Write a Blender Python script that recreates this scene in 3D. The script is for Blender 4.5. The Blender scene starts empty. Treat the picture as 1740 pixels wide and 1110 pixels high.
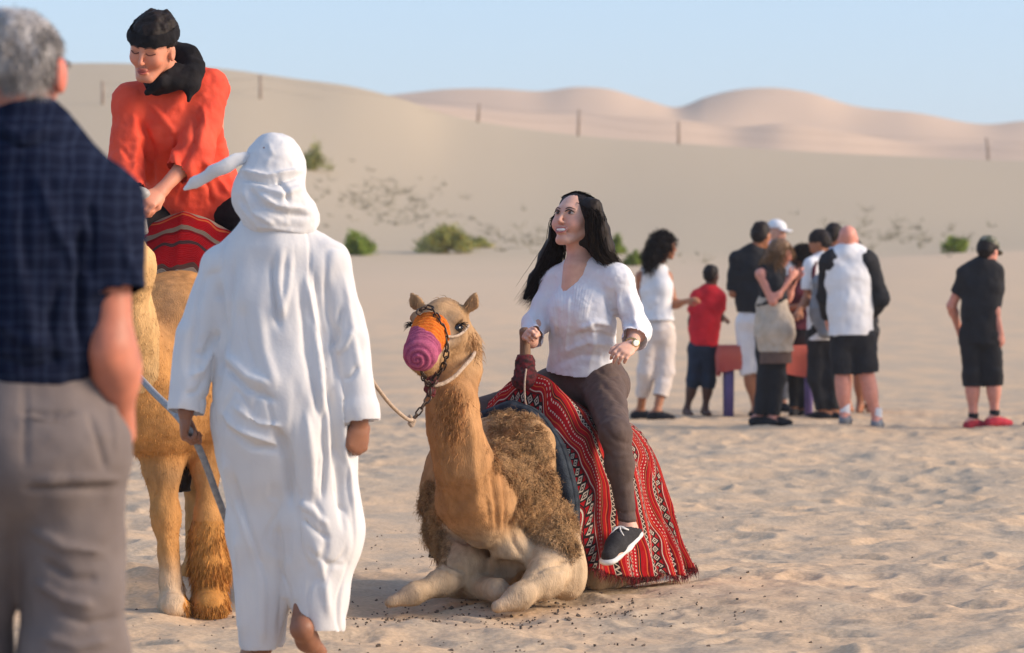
import bpy, math, random
import numpy as np
from mathutils import Vector, Matrix
random.seed(7)
RNG = np.random.default_rng(7)
SC = bpy.context.scene
COL = SC.collection

# ------------------------------------------------------------------ camera, sky, sun, exposure
F = 6525.0           # focal length in photo pixels (135 mm on 36 mm at 1740 px)
CAMH, HORY = 1.25, 482.0
cam = bpy.data.cameras.new('camera')
cam.lens, cam.sensor_width, cam.sensor_fit = 135.0, 36.0, 'HORIZONTAL'
cam.shift_y = -(555 - HORY) / 1740.0
cam.clip_start, cam.clip_end = 0.5, 4000
cam.dof.use_dof, cam.dof.focus_distance, cam.dof.aperture_fstop = True, 15.35, 5.2
camo = bpy.data.objects.new('camera', cam)
camo.location, camo.rotation_euler = (0, 0, CAMH), (math.pi / 2, 0, 0)
COL.objects.link(camo)
SC.camera = camo

SUN_ELEV, SUN_AZ = math.radians(23), math.radians(98)   # azimuth clockwise from +Y: right of and a little behind the camera
world = bpy.data.worlds.new('World'); SC.world = world; world.use_nodes = True
wn, wl = world.node_tree.nodes, world.node_tree.links
wn.clear()
sky = wn.new('ShaderNodeTexSky'); sky.sky_type = 'NISHITA'; sky.sun_disc = False
sky.sun_elevation, sky.sun_rotation = SUN_ELEV, SUN_AZ
sky.altitude, sky.air_density, sky.dust_density, sky.ozone_density = 0, 1.0, 0.4, 2.5
bg = wn.new('ShaderNodeBackground'); bg.inputs['Strength'].default_value = 0.107
wo = wn.new('ShaderNodeOutputWorld')
wmix = wn.new('ShaderNodeMix'); wmix.data_type = 'RGBA'; wmix.inputs[0].default_value = .6; wmix.inputs[7].default_value = (1.85, 2.5, 3.85, 1)   # thin even haze over the whole sky
wl.new(sky.outputs[0], wmix.inputs[6]); wl.new(wmix.outputs[2], bg.inputs[0]); wl.new(bg.outputs[0], wo.inputs[0])

sun = bpy.data.lights.new('sun', 'SUN'); sun.energy = 2.5; sun.angle = math.radians(26); sun.color = (1.0, 0.80, 0.60)
suno = bpy.data.objects.new('sun', sun); COL.objects.link(suno)
sd = Vector((math.sin(SUN_AZ) * math.cos(SUN_ELEV), math.cos(SUN_AZ) * math.cos(SUN_ELEV), math.sin(SUN_ELEV)))
suno.rotation_euler = (-sd).to_track_quat('-Z', 'Y').to_euler(); suno.location = (20, -10, 12)
SC.view_settings.view_transform = 'Standard'; SC.view_settings.look = 'None'
SC.view_settings.exposure = 1.12; SC.view_settings.gamma = 1.0
SC.cycles.use_denoising = True
SC.cycles.max_bounces = 6

# ------------------------------------------------------------------ small helpers
A = lambda *v: np.array(v, dtype=float)
def norm(v): v = np.asarray(v, float); return v / (np.linalg.norm(v) + 1e-12)
def at(px, py, D):            # the point at distance D that stands at that place of the picture
    return A((px - 870) * D / F, D, CAMH + (HORY - py) * D / F)
def _hash(ix, iy, iz, seed):
    h = (ix.astype(np.uint32) * np.uint32(374761393) + iy.astype(np.uint32) * np.uint32(668265263)
         + iz.astype(np.uint32) * np.uint32(2246822519) + np.uint32(seed * 974634541 & 0xffffffff))
    h = (h ^ (h >> np.uint32(13))) * np.uint32(1274126177)
    return ((h ^ (h >> np.uint32(16))) & np.uint32(0xffffff)).astype(np.float32) / 8388607.5 - 1.0
def vnoise(P, seed=0):        # smooth value noise in [-1, 1], P (N,3)
    P = np.asarray(P, np.float32); I = np.floor(P).astype(np.int64); f = P - I; f = f * f * (3 - 2 * f)
    r = 0
    for dx in (0, 1):
        wx = f[:, 0] if dx else 1 - f[:, 0]
        for dy in (0, 1):
            wy = f[:, 1] if dy else 1 - f[:, 1]
            for dz in (0, 1):
                wz = f[:, 2] if dz else 1 - f[:, 2]
                r = r + wx * wy * wz * _hash(I[:, 0] + dx, I[:, 1] + dy, I[:, 2] + dz, seed)
    return r
def fbm(P, oct=3, seed=0):
    P = np.asarray(P, np.float32); r = 0; a = 1.0
    for i in range(oct): r = r + a * vnoise(P * (2.03 ** i) + 7.3 * i, seed + i); a *= .5
    return r
def raw_mesh(name, V, faces, uv=None, col=None, smooth=True):
    """V (N,3); faces: array (M,3|4) or list of such arrays"""
    if isinstance(faces, np.ndarray): faces = [faces]
    faces = [f for f in faces if len(f)]
    me = bpy.data.meshes.new(name)
    V = np.ascontiguousarray(V, np.float32)
    lt = np.concatenate([np.full(len(f), f.shape[1], np.int32) for f in faces])
    li = np.concatenate([f.ravel() for f in faces]).astype(np.int32)
    me.vertices.add(len(V)); me.vertices.foreach_set('co', V.ravel())
    me.loops.add(len(li)); me.loops.foreach_set('vertex_index', li)
    me.polygons.add(len(lt))
    me.polygons.foreach_set('loop_start', np.concatenate([[0], np.cumsum(lt)[:-1]]).astype(np.int32))
    me.polygons.foreach_set('loop_total', lt)
    me.polygons.foreach_set('use_smooth', np.full(len(lt), smooth))
    if uv is not None:
        l = me.uv_layers.new(name='UVMap'); l.data.foreach_set('uv', np.asarray(uv, np.float32)[li].ravel())
    if col is not None:
        a = me.attributes.new('Col', 'FLOAT_COLOR', 'POINT')
        c = np.ones((len(V), 4), np.float32); c[:, :3] = col; a.data.foreach_set('color', c.ravel())
    me.update(calc_edges=True); me.validate()
    return me
def normals(V, Q):
    n = np.zeros_like(V); a, b, c = V[Q[:, 0]], V[Q[:, 1]], V[Q[:, -1]]
    fn = np.cross(b - a, c - a)
    for i in range(Q.shape[1]): np.add.at(n, Q[:, i], fn)
    return n / (np.linalg.norm(n, axis=1, keepdims=True) + 1e-12)

def thing(name, label, cat, loc, group=None):
    o = bpy.data.objects.new(name, None); COL.objects.link(o)
    o.empty_display_size = .1; o.location = tuple(loc); o['label'] = label; o['category'] = cat
    if group: o['group'] = group
    return o
def rootloc(o):
    v = np.zeros(3)
    while o is not None: v = v + np.array(o.location); o = o.parent
    return v
def put(name, V, Q, material, parent=None, label=None, cat=None, group=None, kind=None, uv=None, col=None, smooth=True, loc=None):
    """one mesh object; V in world coordinates"""
    V = np.asarray(V, float)
    if parent is not None: off = rootloc(parent); l = (0, 0, 0)
    else:
        l = loc if loc is not None else (V[:, 0].mean(), V[:, 1].mean(), V[:, 2].min()); off = np.array(l)
    me = raw_mesh(name, V - off, Q, uv, col, smooth)
    o = bpy.data.objects.new(name, me); COL.objects.link(o); o.parent = parent; o.location = l
    me.materials.append(material)
    if label: o['label'] = label
    if cat: o['category'] = cat
    if group: o['group'] = group
    if kind: o['kind'] = kind
    return o

# ------------------------------------------------------------------ implicit bodies: smooth unions of round cones and ellipsoids, meshed by surface nets
class Sdf:
    def __init__(s, h=.006, k=.02): s.h, s.k, s.p, s.caps = h, k, [], []
    def cone(s, a, b, ra, rb, k=None, flat=None, op=0, cap=0):
        a, b = np.asarray(a, float), np.asarray(b, float)
        d = norm(b - a)
        if cap & 1: s.caps.append((a, -d, ra * 1.6))
        if cap & 2: s.caps.append((b, d, rb * 1.6))
        s.p.append(('c', a, b, ra, rb, flat, cap, s.k if k is None else k, op)); return s
    def chain(s, pts, rads, k=None, flat=None, op=0, cap=0):
        for i in range(len(pts) - 1):
            c = 0
            if i == 0: c |= cap & 1
            if i == len(pts) - 2: c |= cap & 2
            s.cone(pts[i], pts[i + 1], rads[i], rads[i + 1], k, flat, op, c)
        return s
    def ell(s, c, r, R=None, k=None, op=0):
        r = (r, r, r) if np.isscalar(r) else r
        s.p.append(('e', np.asarray(c, float), np.asarray(r, float), np.eye(3) if R is None else np.asarray(R, float), s.k if k is None else k, op)); return s
    def half(s, c, n, rad=9.):      # cut away the side the normal points to (within rad of c)
        s.p.append(('h', np.asarray(c, float), norm(n), rad)); s.caps.append((np.asarray(c, float), norm(n), rad)); return s
    def run(s, open_caps=True, lim=None):
        h = s.h; lo, hi = np.full(3, 1e9), np.full(3, -1e9); bb = []
        for q in s.p:
            if q[0] == 'c':
                m = max(q[3], q[4]); m = m * (max(1, q[5][1]) if q[5] else 1)
                l, g, op = np.minimum(q[1], q[2]) - m, np.maximum(q[1], q[2]) + m, q[8]
            elif q[0] == 'e':
                e = np.sqrt(((q[3] * q[2][None, :]) ** 2).sum(1)); l, g, op = q[1] - e, q[1] + e, q[5]
            else: bb.append(None); continue
            bb.append((l, g))
            if op == 0: lo, hi = np.minimum(lo, l), np.maximum(hi, g)
        if lim is not None: lo, hi = np.maximum(lo, lim[0]), np.minimum(hi, lim[1])
        lo, hi = lo - 3 * h, hi + 3 * h
        ax = [np.arange(lo[i], hi[i] + h, h, dtype=np.float64).astype(np.float32) for i in range(3)]
        Fd = np.full([len(a) for a in ax], 0.3, np.float32)
        for q, b in zip(s.p, bb):
            if q[0] == 'h':
                c, n, rad = q[1:4]; l, g, k, op = c - rad, c + rad, 0, 2
            else:
                k, op = q[-2], q[-1]
                if q[0] == 'c': k, op = q[7], q[8]
                else: k, op = q[4], q[5]
                l, g = b[0] - k - 3 * h, b[1] + k + 3 * h
            sl = []
            for i in range(3):
                i0, i1 = np.searchsorted(ax[i], l[i]), np.searchsorted(ax[i], g[i])
                sl.append(slice(max(0, i0), max(0, i1)))
            X, Y, Z = [ax[i][sl[i]] for i in range(3)]
            if not (len(X) and len(Y) and len(Z)): continue
            X, Y, Z = X[:, None, None], Y[None, :, None], Z[None, None, :]
            if q[0] == 'c':
                _, a, e, ra, rb, flat, cap, _, _ = q
                ba = (e - a).astype(np.float32); L2 = float(ba @ ba) + 1e-12
                x, y, z = X - np.float32(a[0]), Y - np.float32(a[1]), Z - np.float32(a[2])
                tt = (x * ba[0] + y * ba[1] + z * ba[2]) / np.float32(L2); t = np.clip(tt, 0, 1)
                x, y, z = x - t * ba[0], y - t * ba[1], z - t * ba[2]
                d2 = x * x + y * y + z * z
                if flat:
                    n, fl = norm(flat[0]).astype(np.float32), flat[1]
                    pn = x * n[0] + y * n[1] + z * n[2]; d2 = d2 + pn * pn * np.float32(1 / fl ** 2 - 1)
                d = np.sqrt(np.maximum(d2, 0)) - (np.float32(ra) + np.float32(rb - ra) * t)
                if flat and flat[1] < 1: d = d * np.float32(max(flat[1], .5))
                L = np.float32(math.sqrt(L2))
                if cap & 2: d = np.maximum(d, (tt - 1) * L)
                if cap & 1: d = np.maximum(d, -tt * L)
            elif q[0] == 'e':
                _, c, r, R, _, _ = q; R = R.astype(np.float32); r = r.astype(np.float32)
                x, y, z = X - np.float32(c[0]), Y - np.float32(c[1]), Z - np.float32(c[2])
                u = (x * R[0, 0] + y * R[1, 0] + z * R[2, 0]) / r[0]; v = (x * R[0, 1] + y * R[1, 1] + z * R[2, 1]) / r[1]; w = (x * R[0, 2] + y * R[1, 2] + z * R[2, 2]) / r[2]
                k0 = np.sqrt(u * u + v * v + w * w); k1 = np.sqrt((u / r[0]) ** 2 + (v / r[1]) ** 2 + (w / r[2]) ** 2) + 1e-9
                d = k0 * (k0 - 1) / k1
            else:
                d = (X - np.float32(c[0])) * np.float32(n[0]) + (Y - np.float32(c[1])) * np.float32(n[1]) + (Z - np.float32(c[2])) * np.float32(n[2])
                if rad < 5: d = np.where((X - c[0]) ** 2 + (Y - c[1]) ** 2 + (Z - c[2]) ** 2 < rad * rad, d, -1)
            old = Fd[tuple(sl)]
            if op == 0:
                if k > 0: hh = np.maximum(k - np.abs(old - d), 0) / k; new = np.minimum(old, d) - hh * hh * (k / 4)
                else: new = np.minimum(old, d)
            elif op == 1:
                d = -d
                if k > 0: hh = np.maximum(k - np.abs(old - d), 0) / k; new = np.maximum(old, d) + hh * hh * (k / 4)
                else: new = np.maximum(old, d)
            else: new = np.maximum(old, d)
            Fd[tuple(sl)] = new
        Fd[0], Fd[-1], Fd[:, 0], Fd[:, -1], Fd[:, :, 0], Fd[:, :, -1] = (.3,) * 6
        V, Q = surface_nets(Fd, lo.astype(np.float32), h)
        if open_caps and s.caps and len(Q):
            cen = V[Q].mean(1); fn = np.cross(V[Q[:, 1]] - V[Q[:, 0]], V[Q[:, 3]] - V[Q[:, 0]]); fn /= np.linalg.norm(fn, axis=1, keepdims=True) + 1e-12
            kill = np.zeros(len(Q), bool)
            for c, n, rad in s.caps:
                kill |= (np.abs((cen - c) @ n) < .75 * h) & (np.linalg.norm(cen - c, axis=1) < rad) & (fn @ n > .8)
            Q = Q[~kill]
            used = np.unique(Q); mp = np.zeros(len(V), int); mp[used] = np.arange(len(used)); V, Q = V[used], mp[Q]
        return V.astype(float), Q
def surface_nets(Fd, lo, h):
    ins = Fd < 0
    c8 = sum(ins[i:ins.shape[0] - 1 + i, j:ins.shape[1] - 1 + j, k:ins.shape[2] - 1 + k].astype(np.int8) for i in (0, 1) for j in (0, 1) for k in (0, 1))
    act = (c8 > 0) & (c8 < 8)
    I = np.argwhere(act); idx = np.full(act.shape, -1, np.int32); idx[act] = np.arange(len(I))
    val = {(i, j, k): Fd[I[:, 0] + i, I[:, 1] + j, I[:, 2] + k] for i in (0, 1) for j in (0, 1) for k in (0, 1)}
    acc = np.zeros((len(I), 3), np.float32); cnt = np.zeros(len(I), np.float32)
    for axx in range(3):
        for p in (0, 1):
            for q in (0, 1):
                a = [p, q]; a.insert(axx, 0); b = [p, q]; b.insert(axx, 1)
                fa, fb = val[tuple(a)], val[tuple(b)]; m = (fa < 0) != (fb < 0)
                t = fa[m] / (fa[m] - fb[m]); pos = np.tile(np.array(a, np.float32), (m.sum(), 1)); pos[:, axx] = t
                acc[m] += pos; cnt[m] += 1
    V = (I + acc / cnt[:, None]) * h + lo
    out = []
    for axx in range(3):
        sl0 = [slice(None)] * 3; sl1 = [slice(None)] * 3; sl0[axx] = slice(0, -1); sl1[axx] = slice(1, None)
        a, b = ins[tuple(sl0)], ins[tuple(sl1)]
        for flip in (0, 1):
            E = np.argwhere((a & ~b) if flip == 0 else (~a & b))
            o1, o2 = [(1, 2), (2, 0), (0, 1)][axx]
            E = E[(E[:, o1] > 0) & (E[:, o2] > 0)]
            def g(d1, d2):
                J = E.copy(); J[:, o1] -= d1; J[:, o2] -= d2; return idx[J[:, 0], J[:, 1], J[:, 2]]
            q = np.stack([g(1, 1), g(0, 1), g(0, 0), g(1, 0)], 1)
            out.append(q if flip == 0 else q[:, ::-1])
    return V, np.concatenate(out)
def relax(V, Q, n=2, f=.5):
    for _ in range(n):
        acc = np.zeros_like(V); c = np.zeros(len(V))
        m = Q.shape[1]
        for i in range(m):
            for j in ((i + 1) % m, (i - 1) % m): np.add.at(acc, Q[:, i], V[Q[:, j]]); np.add.at(c, Q[:, i], 1)
        V = V + f * (acc / np.maximum(c, 1)[:, None] - V)
    return V
def to_px(V): return 870 + V[:, 0] * F / V[:, 1], HORY - (V[:, 2] - CAMH) * F / V[:, 1]
def polydist(x, y, poly):
    """distance of 2-D points to a polyline and the parameter 0..1 along it"""
    best = np.full(len(x), 1e9); tb = np.zeros(len(x)); n = len(poly) - 1
    for i in range(n):
        ax_, ay, bx, by = *poly[i], *poly[i + 1]; L = (bx - ax_) ** 2 + (by - ay) ** 2 + 1e-9
        t = np.clip(((x - ax_) * (bx - ax_) + (y - ay) * (by - ay)) / L, 0, 1)
        d = np.hypot(x - ax_ - t * (bx - ax_), y - ay - t * (by - ay)); m = d < best; best[m] = d[m]; tb[m] = (i + t[m]) / n
    return best, tb
def creases(V, Q, polys, side=-1):
    """folds pressed into or raised from a cloth: (polyline in picture coordinates, half width px, height m), on the side facing the camera"""
    N = normals(V, Q); px, py = to_px(V); vis = np.clip((side * N[:, 1] + .15) * 3, 0, 1)
    d = np.zeros(len(V))
    for poly, w, amp in polys:
        r, t = polydist(px, py, poly); d += amp * np.exp(-(r / w) ** 2) * np.clip(np.minimum(t, 1 - t) * 6 + .15, 0, 1)
    return V + N * (d * vis)[:, None]
def puff(V, Q, amp, scale, seed=0, oct=2, stretch=(1, 1, 1)):
    return V + normals(V, Q) * (amp * fbm(V * np.array(stretch) / scale, oct, seed))[:, None]

def ridges(V, Q, amp, scale, seed=0, stretch=(1, 1, 1)):      # crisp pulled folds
    q = np.abs(fbm(V * np.array(stretch) / scale + .6 * np.stack([vnoise(V / .2, 90)] * 3, 1), 2, seed)); return V - normals(V, Q) * (amp * np.exp(-(q / .16) ** 2) - amp * .25)[:, None]
def tube(pts, rads, n=8, closed_ends=True, flat=None):
    pts = np.asarray(pts, float); m = len(pts); rads = np.full(m, rads) if np.isscalar(rads) else np.asarray(rads, float)
    T = np.gradient(pts, axis=0); T /= np.linalg.norm(T, axis=1, keepdims=True) + 1e-12
    up = A(0, 0, 1) if abs(T[0][2]) < .9 else A(1, 0, 0); V = []
    x = norm(np.cross(up, T[0]))
    for i in range(m):
        x = norm(x - T[i] * (x @ T[i])); y = np.cross(T[i], x)
        for j in range(n):
            a = 2 * math.pi * j / n; V.append(pts[i] + rads[i] * (math.cos(a) * x + math.sin(a) * y * (flat or 1)))
    Q = [[i * n + j, i * n + (j + 1) % n, (i + 1) * n + (j + 1) % n, (i + 1) * n + j] for i in range(m - 1) for j in range(n)]
    V = np.array(V); fs = [np.array(Q)]
    if closed_ends:
        V = np.vstack([V, pts[0], pts[-1]]); c0, c1 = m * n, m * n + 1
        fs.append(np.array([[(j + 1) % n, j, c0] for j in range(n)] + [[(m - 1) * n + j, (m - 1) * n + (j + 1) % n, c1] for j in range(n)]))
    return V, fs
def spline(pts, n=24):
    pts = np.asarray(pts, float); m = len(pts); t = np.linspace(0, m - 1, n); i = np.minimum(t.astype(int), m - 2); f = (t - i)[:, None]
    p0, p1, p2, p3 = pts[np.maximum(i - 1, 0)], pts[i], pts[i + 1], pts[np.minimum(i + 2, m - 1)]
    return .5 * (2 * p1 + (p2 - p0) * f + (2 * p0 - 5 * p1 + 4 * p2 - p3) * f ** 2 + (3 * p1 - p0 - 3 * p2 + p3) * f ** 3)
def merge(parts):
    V, fs, o = [], [], 0
    for v, f in parts:
        f = [f] if isinstance(f, np.ndarray) else f
        V.append(v); fs += [x + o for x in f]; o += len(v)
    q = [x for x in fs if x.shape[1] == 4]; t = [x for x in fs if x.shape[1] == 3]
    return np.vstack(V), ([np.concatenate(q)] if q else []) + ([np.concatenate(t)] if t else [])
def ribbons(root, dirs, length, width, segs=3, curl=0., droop=0., bend=None, seed=1, wave=6.):
    """many tapering hair ribbons; root, dirs (N,3); length (N,)"""
    r = np.random.default_rng(seed); N = len(root)
    side = np.cross(dirs, r.normal(size=(N, 3))); side /= np.linalg.norm(side, axis=1, keepdims=True) + 1e-9
    side2 = np.cross(dirs, side); ph = r.uniform(0, 6.28, N); V = np.zeros((N, (segs + 1) * 2 - 1, 3))
    for i in range(segs + 1):
        t = i / segs
        c = root + dirs * (length * t)[:, None] + curl * ((np.cos(ph + t * wave) - np.cos(ph))[:, None] * side + (np.sin(ph + t * wave) - np.sin(ph))[:, None] * side2) * length[:, None]
        c[:, 2] -= droop * length * t * t
        if bend is not None: c = c + bend * (length * t * t)[:, None]
        if i < segs:
            w = (width * (1 - .75 * t))[:, None] * side; V[:, 2 * i], V[:, 2 * i + 1] = c - w, c + w
        else: V[:, 2 * i] = c
    nv = V.shape[1]; b = (np.arange(N) * nv)[:, None]
    q = np.concatenate([b + np.array([2 * i, 2 * i + 1, 2 * i + 3, 2 * i + 2]) for i in range(segs - 1)]) if segs > 1 else np.zeros((0, 4), int)
    t = b + np.array([2 * segs - 2, 2 * segs - 1, 2 * segs])
    return V.reshape(-1, 3), [q, t]
def sample_surface(V, Q, n, w=None, seed=3):
    """random points, normals and face ids on a quad mesh, with vertex weights w"""
    r = np.random.default_rng(seed); a, b, c, d = [V[Q[:, i]] for i in range(4)]
    fn = np.cross(c - a, d - b); ar = np.linalg.norm(fn, axis=1) * .5
    pw = ar * (w[Q].mean(1) if w is not None else 1); i = r.choice(len(Q), n, p=pw / pw.sum())
    u, v = r.random((n, 1)), r.random((n, 1))
    return (a[i] * (1 - u) + b[i] * u) * (1 - v) + (d[i] * (1 - u) + c[i] * u) * v, fn[i] / (np.linalg.norm(fn[i], axis=1, keepdims=True) + 1e-12), i

# ------------------------------------------------------------------ materials
def mat(name, c1, c2=None, scale=8., rough=.8, bump=0., bscale=60., attr=False, sss=0., spec=.3, stretch=(1, 1, 1), detail=4, sheen=0., transl=0., contrast=(.35, .65), fold=None):
    m = bpy.data.materials.new(name); m.use_nodes = True; n, l = m.node_tree.nodes, m.node_tree.links
    b = n['Principled BSDF']; b.inputs['Roughness'].default_value = rough; b.inputs['Specular IOR Level'].default_value = spec
    tc = n.new('ShaderNodeTexCoord'); mp = n.new('ShaderNodeMapping'); mp.inputs['Scale'].default_value = stretch
    l.new(tc.outputs['Object'], mp.inputs['Vector'])
    out = None
    c1 = (*c1, 1)
    if c2 is not None:
        nz = n.new('ShaderNodeTexNoise'); nz.inputs['Scale'].default_value = scale; nz.inputs['Detail'].default_value = detail
        l.new(mp.outputs[0], nz.inputs['Vector'])
        cr = n.new('ShaderNodeValToRGB'); cr.color_ramp.elements[0].position, cr.color_ramp.elements[1].position = contrast
        cr.color_ramp.elements[0].color, cr.color_ramp.elements[1].color = c1, (*c2, 1)
        l.new(nz.outputs[0], cr.inputs[0]); out = cr.outputs[0]
    if attr:
        at_ = n.new('ShaderNodeAttribute'); at_.attribute_name = 'Col'
        if out is not None:
            mx = n.new('ShaderNodeMix'); mx.data_type = 'RGBA'; mx.blend_type = 'MULTIPLY'; mx.inputs[0].default_value = 1
            l.new(out, mx.inputs[6]); l.new(at_.outputs[0], mx.inputs[7]); out = mx.outputs[2]
        else: out = at_.outputs[0]
    if out is not None: l.new(out, b.inputs['Base Color'])
    else: b.inputs['Base Color'].default_value = c1
    if bump:
        n2 = n.new('ShaderNodeTexNoise'); n2.inputs['Scale'].default_value = bscale; n2.inputs['Detail'].default_value = 5
        l.new(mp.outputs[0], n2.inputs['Vector'])
        bp = n.new('ShaderNodeBump'); bp.inputs['Strength'].default_value = min(1, bump); bp.inputs['Distance'].default_value = .01
        l.new(n2.outputs[0], bp.inputs['Height']); l.new(bp.outputs[0], b.inputs['Normal'])
    if fold:      # creased cloth: (scale, strength, stretch)
        m3 = n.new('ShaderNodeMapping'); m3.inputs['Scale'].default_value = fold[2]; l.new(tc.outputs['Object'], m3.inputs['Vector'])
        n3 = n.new('ShaderNodeTexNoise'); n3.noise_type = 'RIDGED_MULTIFRACTAL'; n3.inputs['Scale'].default_value = fold[0]; n3.inputs['Detail'].default_value = 1.5; n3.inputs['Distortion'].default_value = .6; l.new(m3.outputs[0], n3.inputs['Vector'])
        b3 = n.new('ShaderNodeBump'); b3.inputs['Strength'].default_value = fold[1]; b3.inputs['Distance'].default_value = .012; l.new(n3.outputs[0], b3.inputs['Height'])
        if bump: l.new(bp.outputs[0], b3.inputs['Normal'])
        l.new(b3.outputs[0], b.inputs['Normal'])
    if sss: b.inputs['Subsurface Weight'].default_value = sss; b.inputs['Subsurface Radius'].default_value = (.02, .008, .004); b.inputs['Subsurface Scale'].default_value = .5
    if sheen: b.inputs['Sheen Weight'].default_value = sheen
    if transl:
        tr = n.new('ShaderNodeBsdfTranslucent'); mix = n.new('ShaderNodeMixShader'); mix.inputs[0].default_value = transl
        if out is not None: l.new(out, tr.inputs[0])
        else: tr.inputs[0].default_value = c1
        l.new(b.outputs[0], mix.inputs[1]); l.new(tr.outputs[0], mix.inputs[2]); l.new(mix.outputs[0], n['Material Output'].inputs[0])
    return m
# ------------------------------------------------------------------ the ground: one sheet from behind the camera over the dunes to the horizon
GK = [  # distance, height of the ground line as (picture x, picture y) pairs
    (62,  [(-900, 470), (0, 468), (600, 463), (1000, 464), (1300, 456), (1480, 440), (1740, 428), (2600, 420)]),
    (68,  [(-900, 452), (0, 450), (600, 446), (1000, 447), (1300, 444), (1480, 437), (1740, 426), (2600, 418)]),
    (100, [(-900, 300), (0, 285), (200, 283), (400, 290), (500, 305), (700, 335), (900, 350), (1200, 350), (1500, 352), (1740, 358), (2600, 350)]),
    (145, [(-900, 150), (-300, 122), (0, 113), (100, 111), (230, 112), (380, 121), (500, 137), (600, 152), (680, 172), (760, 197), (850, 215), (1000, 234), (1200, 249), (1450, 265), (1740, 276), (2600, 270)]),
    (170, [(-900, 185), (0, 150), (230, 152), (500, 178), (680, 215), (850, 250), (1200, 285), (1740, 305), (2600, 300)]),
    (245, [(-900, 195), (300, 190), (600, 182), (700, 180), (815, 187), (980, 196), (1150, 203), (1240, 215), (1330, 211), (1420, 222), (1560, 244), (1740, 240), (2600, 245)]),
    (285, [(-900, 222), (600, 215), (815, 215), (1150, 222), (1330, 240), (1740, 255), (2600, 260)]),
    (370, [(-900, 180), (300, 190), (550, 176), (680, 164), (760, 156), (850, 156), (920, 160), (980, 153), (1030, 156), (1100, 176), (1150, 188), (1200, 170), (1260, 156), (1310, 153), (1370, 160), (1450, 183), (1560, 196), (1680, 213), (1740, 208), (2000, 220), (2600, 205)]),
    (480, [(-900, 260), (2600, 260)]), (1500, [(-900, 380), (2600, 380)])]
GD = np.array([14.0, 40.0, 52.0] + [g[0] for g in GK])
def smooth_interp(x, xs, ys):
    """monotone-ish hermite through the keys"""
    xs, ys = np.asarray(xs, float), np.asarray(ys, float); m = np.gradient(ys, xs)
    x = np.clip(x, xs[0], xs[-1]); i = np.clip(np.searchsorted(xs, x) - 1, 0, len(xs) - 2); h = xs[i + 1] - xs[i]; t = (x - xs[i]) / h
    return ((1 + 2 * t) * (1 - t) ** 2 * ys[i] + t * (1 - t) ** 2 * h * m[i] + t * t * (3 - 2 * t) * ys[i + 1] + t * t * (t - 1) * h * m[i + 1])
def base_height(px, D):
    """large shape of the ground at picture column px and distance D (arrays)"""
    px = np.clip(px, -900, 2600)
    Zk = [np.zeros_like(px), np.zeros_like(px), .45 * (CAMH + (HORY - 466) * 62 / F) * np.ones_like(px)]
    for d, c in GK:
        c = np.array(c, float); Zk.append(CAMH + (HORY - smooth_interp(px, c[:, 0], c[:, 1])) * d / F)
    Zk = np.stack(Zk); i = np.clip(np.searchsorted(GD, D) - 1, 0, len(GD) - 2)
    ar = np.arange(len(px)); dd = GD[1:] - GD[:-1]
    sl = (Zk[1:] - Zk[:-1]) / dd[:, None]
    M = np.zeros_like(Zk); M[1:-1] = np.where(sl[1:] * sl[:-1] > 0, 2 * sl[1:] * sl[:-1] / (sl[1:] + sl[:-1] + 1e-9), 0)
    M[0] = 0
    h = dd[i]; t = np.clip((D - GD[i]) / h, 0, 1)
    return (1 + 2 * t) * (1 - t) ** 2 * Zk[i, ar] + t * (1 - t) ** 2 * h * M[i, ar] + t * t * (3 - 2 * t) * Zk[i + 1, ar] + t * t * (t - 1) * h * M[i + 1, ar]
PRINTS = None
def ground_z(X, Y):
    X, Y = np.atleast_1d(np.asarray(X, float)), np.atleast_1d(np.asarray(Y, float)); D = np.maximum(Y, 4.0)
    z = np.where(Y > 14, base_height(870 + X * F / D, np.maximum(D, 14)), 0)
    P = np.stack([X, Y, 0 * X], 1)
    near = np.clip((46 - Y) / 14, 0, 1)
    track = np.clip(np.abs((X + .3 - (Y - 18) * .02)) / .5 - .6, .25, 1) * np.clip((Y - 15.5) / 2, 0, 1) + np.clip((17.5 - Y) / 2, 0, 1)
    z = z + near * (.022 * fbm(P / .55, 2, 5) * (.6 + .4 * np.clip(track, 0, 1)) + .05 * fbm(P / 2.2, 2, 9) + np.clip(track, .3, 1) * .013 * fbm(P * A(1, .8, 1) / .17, 3, 15))
    # trodden hollows
    cell = .34; gx, gy = np.floor(X / cell), np.floor(Y / cell)
    for ox in (-1, 0, 1):
        for oy in (-1, 0, 1):
            ix, iy = (gx + ox).astype(np.int64), (gy + oy).astype(np.int64); o = ix * 0
            cx, cy = (ix + .5 + .42 * _hash(ix, iy, o, 3)) * cell, (iy + .5 + .42 * _hash(ix, iy, o, 4)) * cell
            on = _hash(ix, iy, o, 8) > -.35; an = 3.14 * _hash(ix, iy, o, 6); dx, dy = X - cx, Y - cy
            a, b = dx * np.cos(an) + dy * np.sin(an), -dx * np.sin(an) + dy * np.cos(an); r = np.sqrt((a / .075) ** 2 + (b / .13) ** 2)
            z = z + on * near * np.clip(track, .2, 1) * (-.017 * np.exp(-r ** 2.5) + .007 * np.exp(-((r - 1.45) / .35) ** 2))
    far = np.clip((Y - 40) / 60, 0, 1)
    z = z + far * (.05 * fbm(P / A(18, 26, 1), 2, 21) + .003 * fbm(P / 1.3, 2, 25))
    return z
us = np.concatenate([np.linspace(-2.6, -1.06, 40)[:-1], np.linspace(-1.06, 1.06, 620), np.linspace(1.06, 2.6, 40)[1:]])
us = np.sign(us) * np.abs(us)
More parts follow.
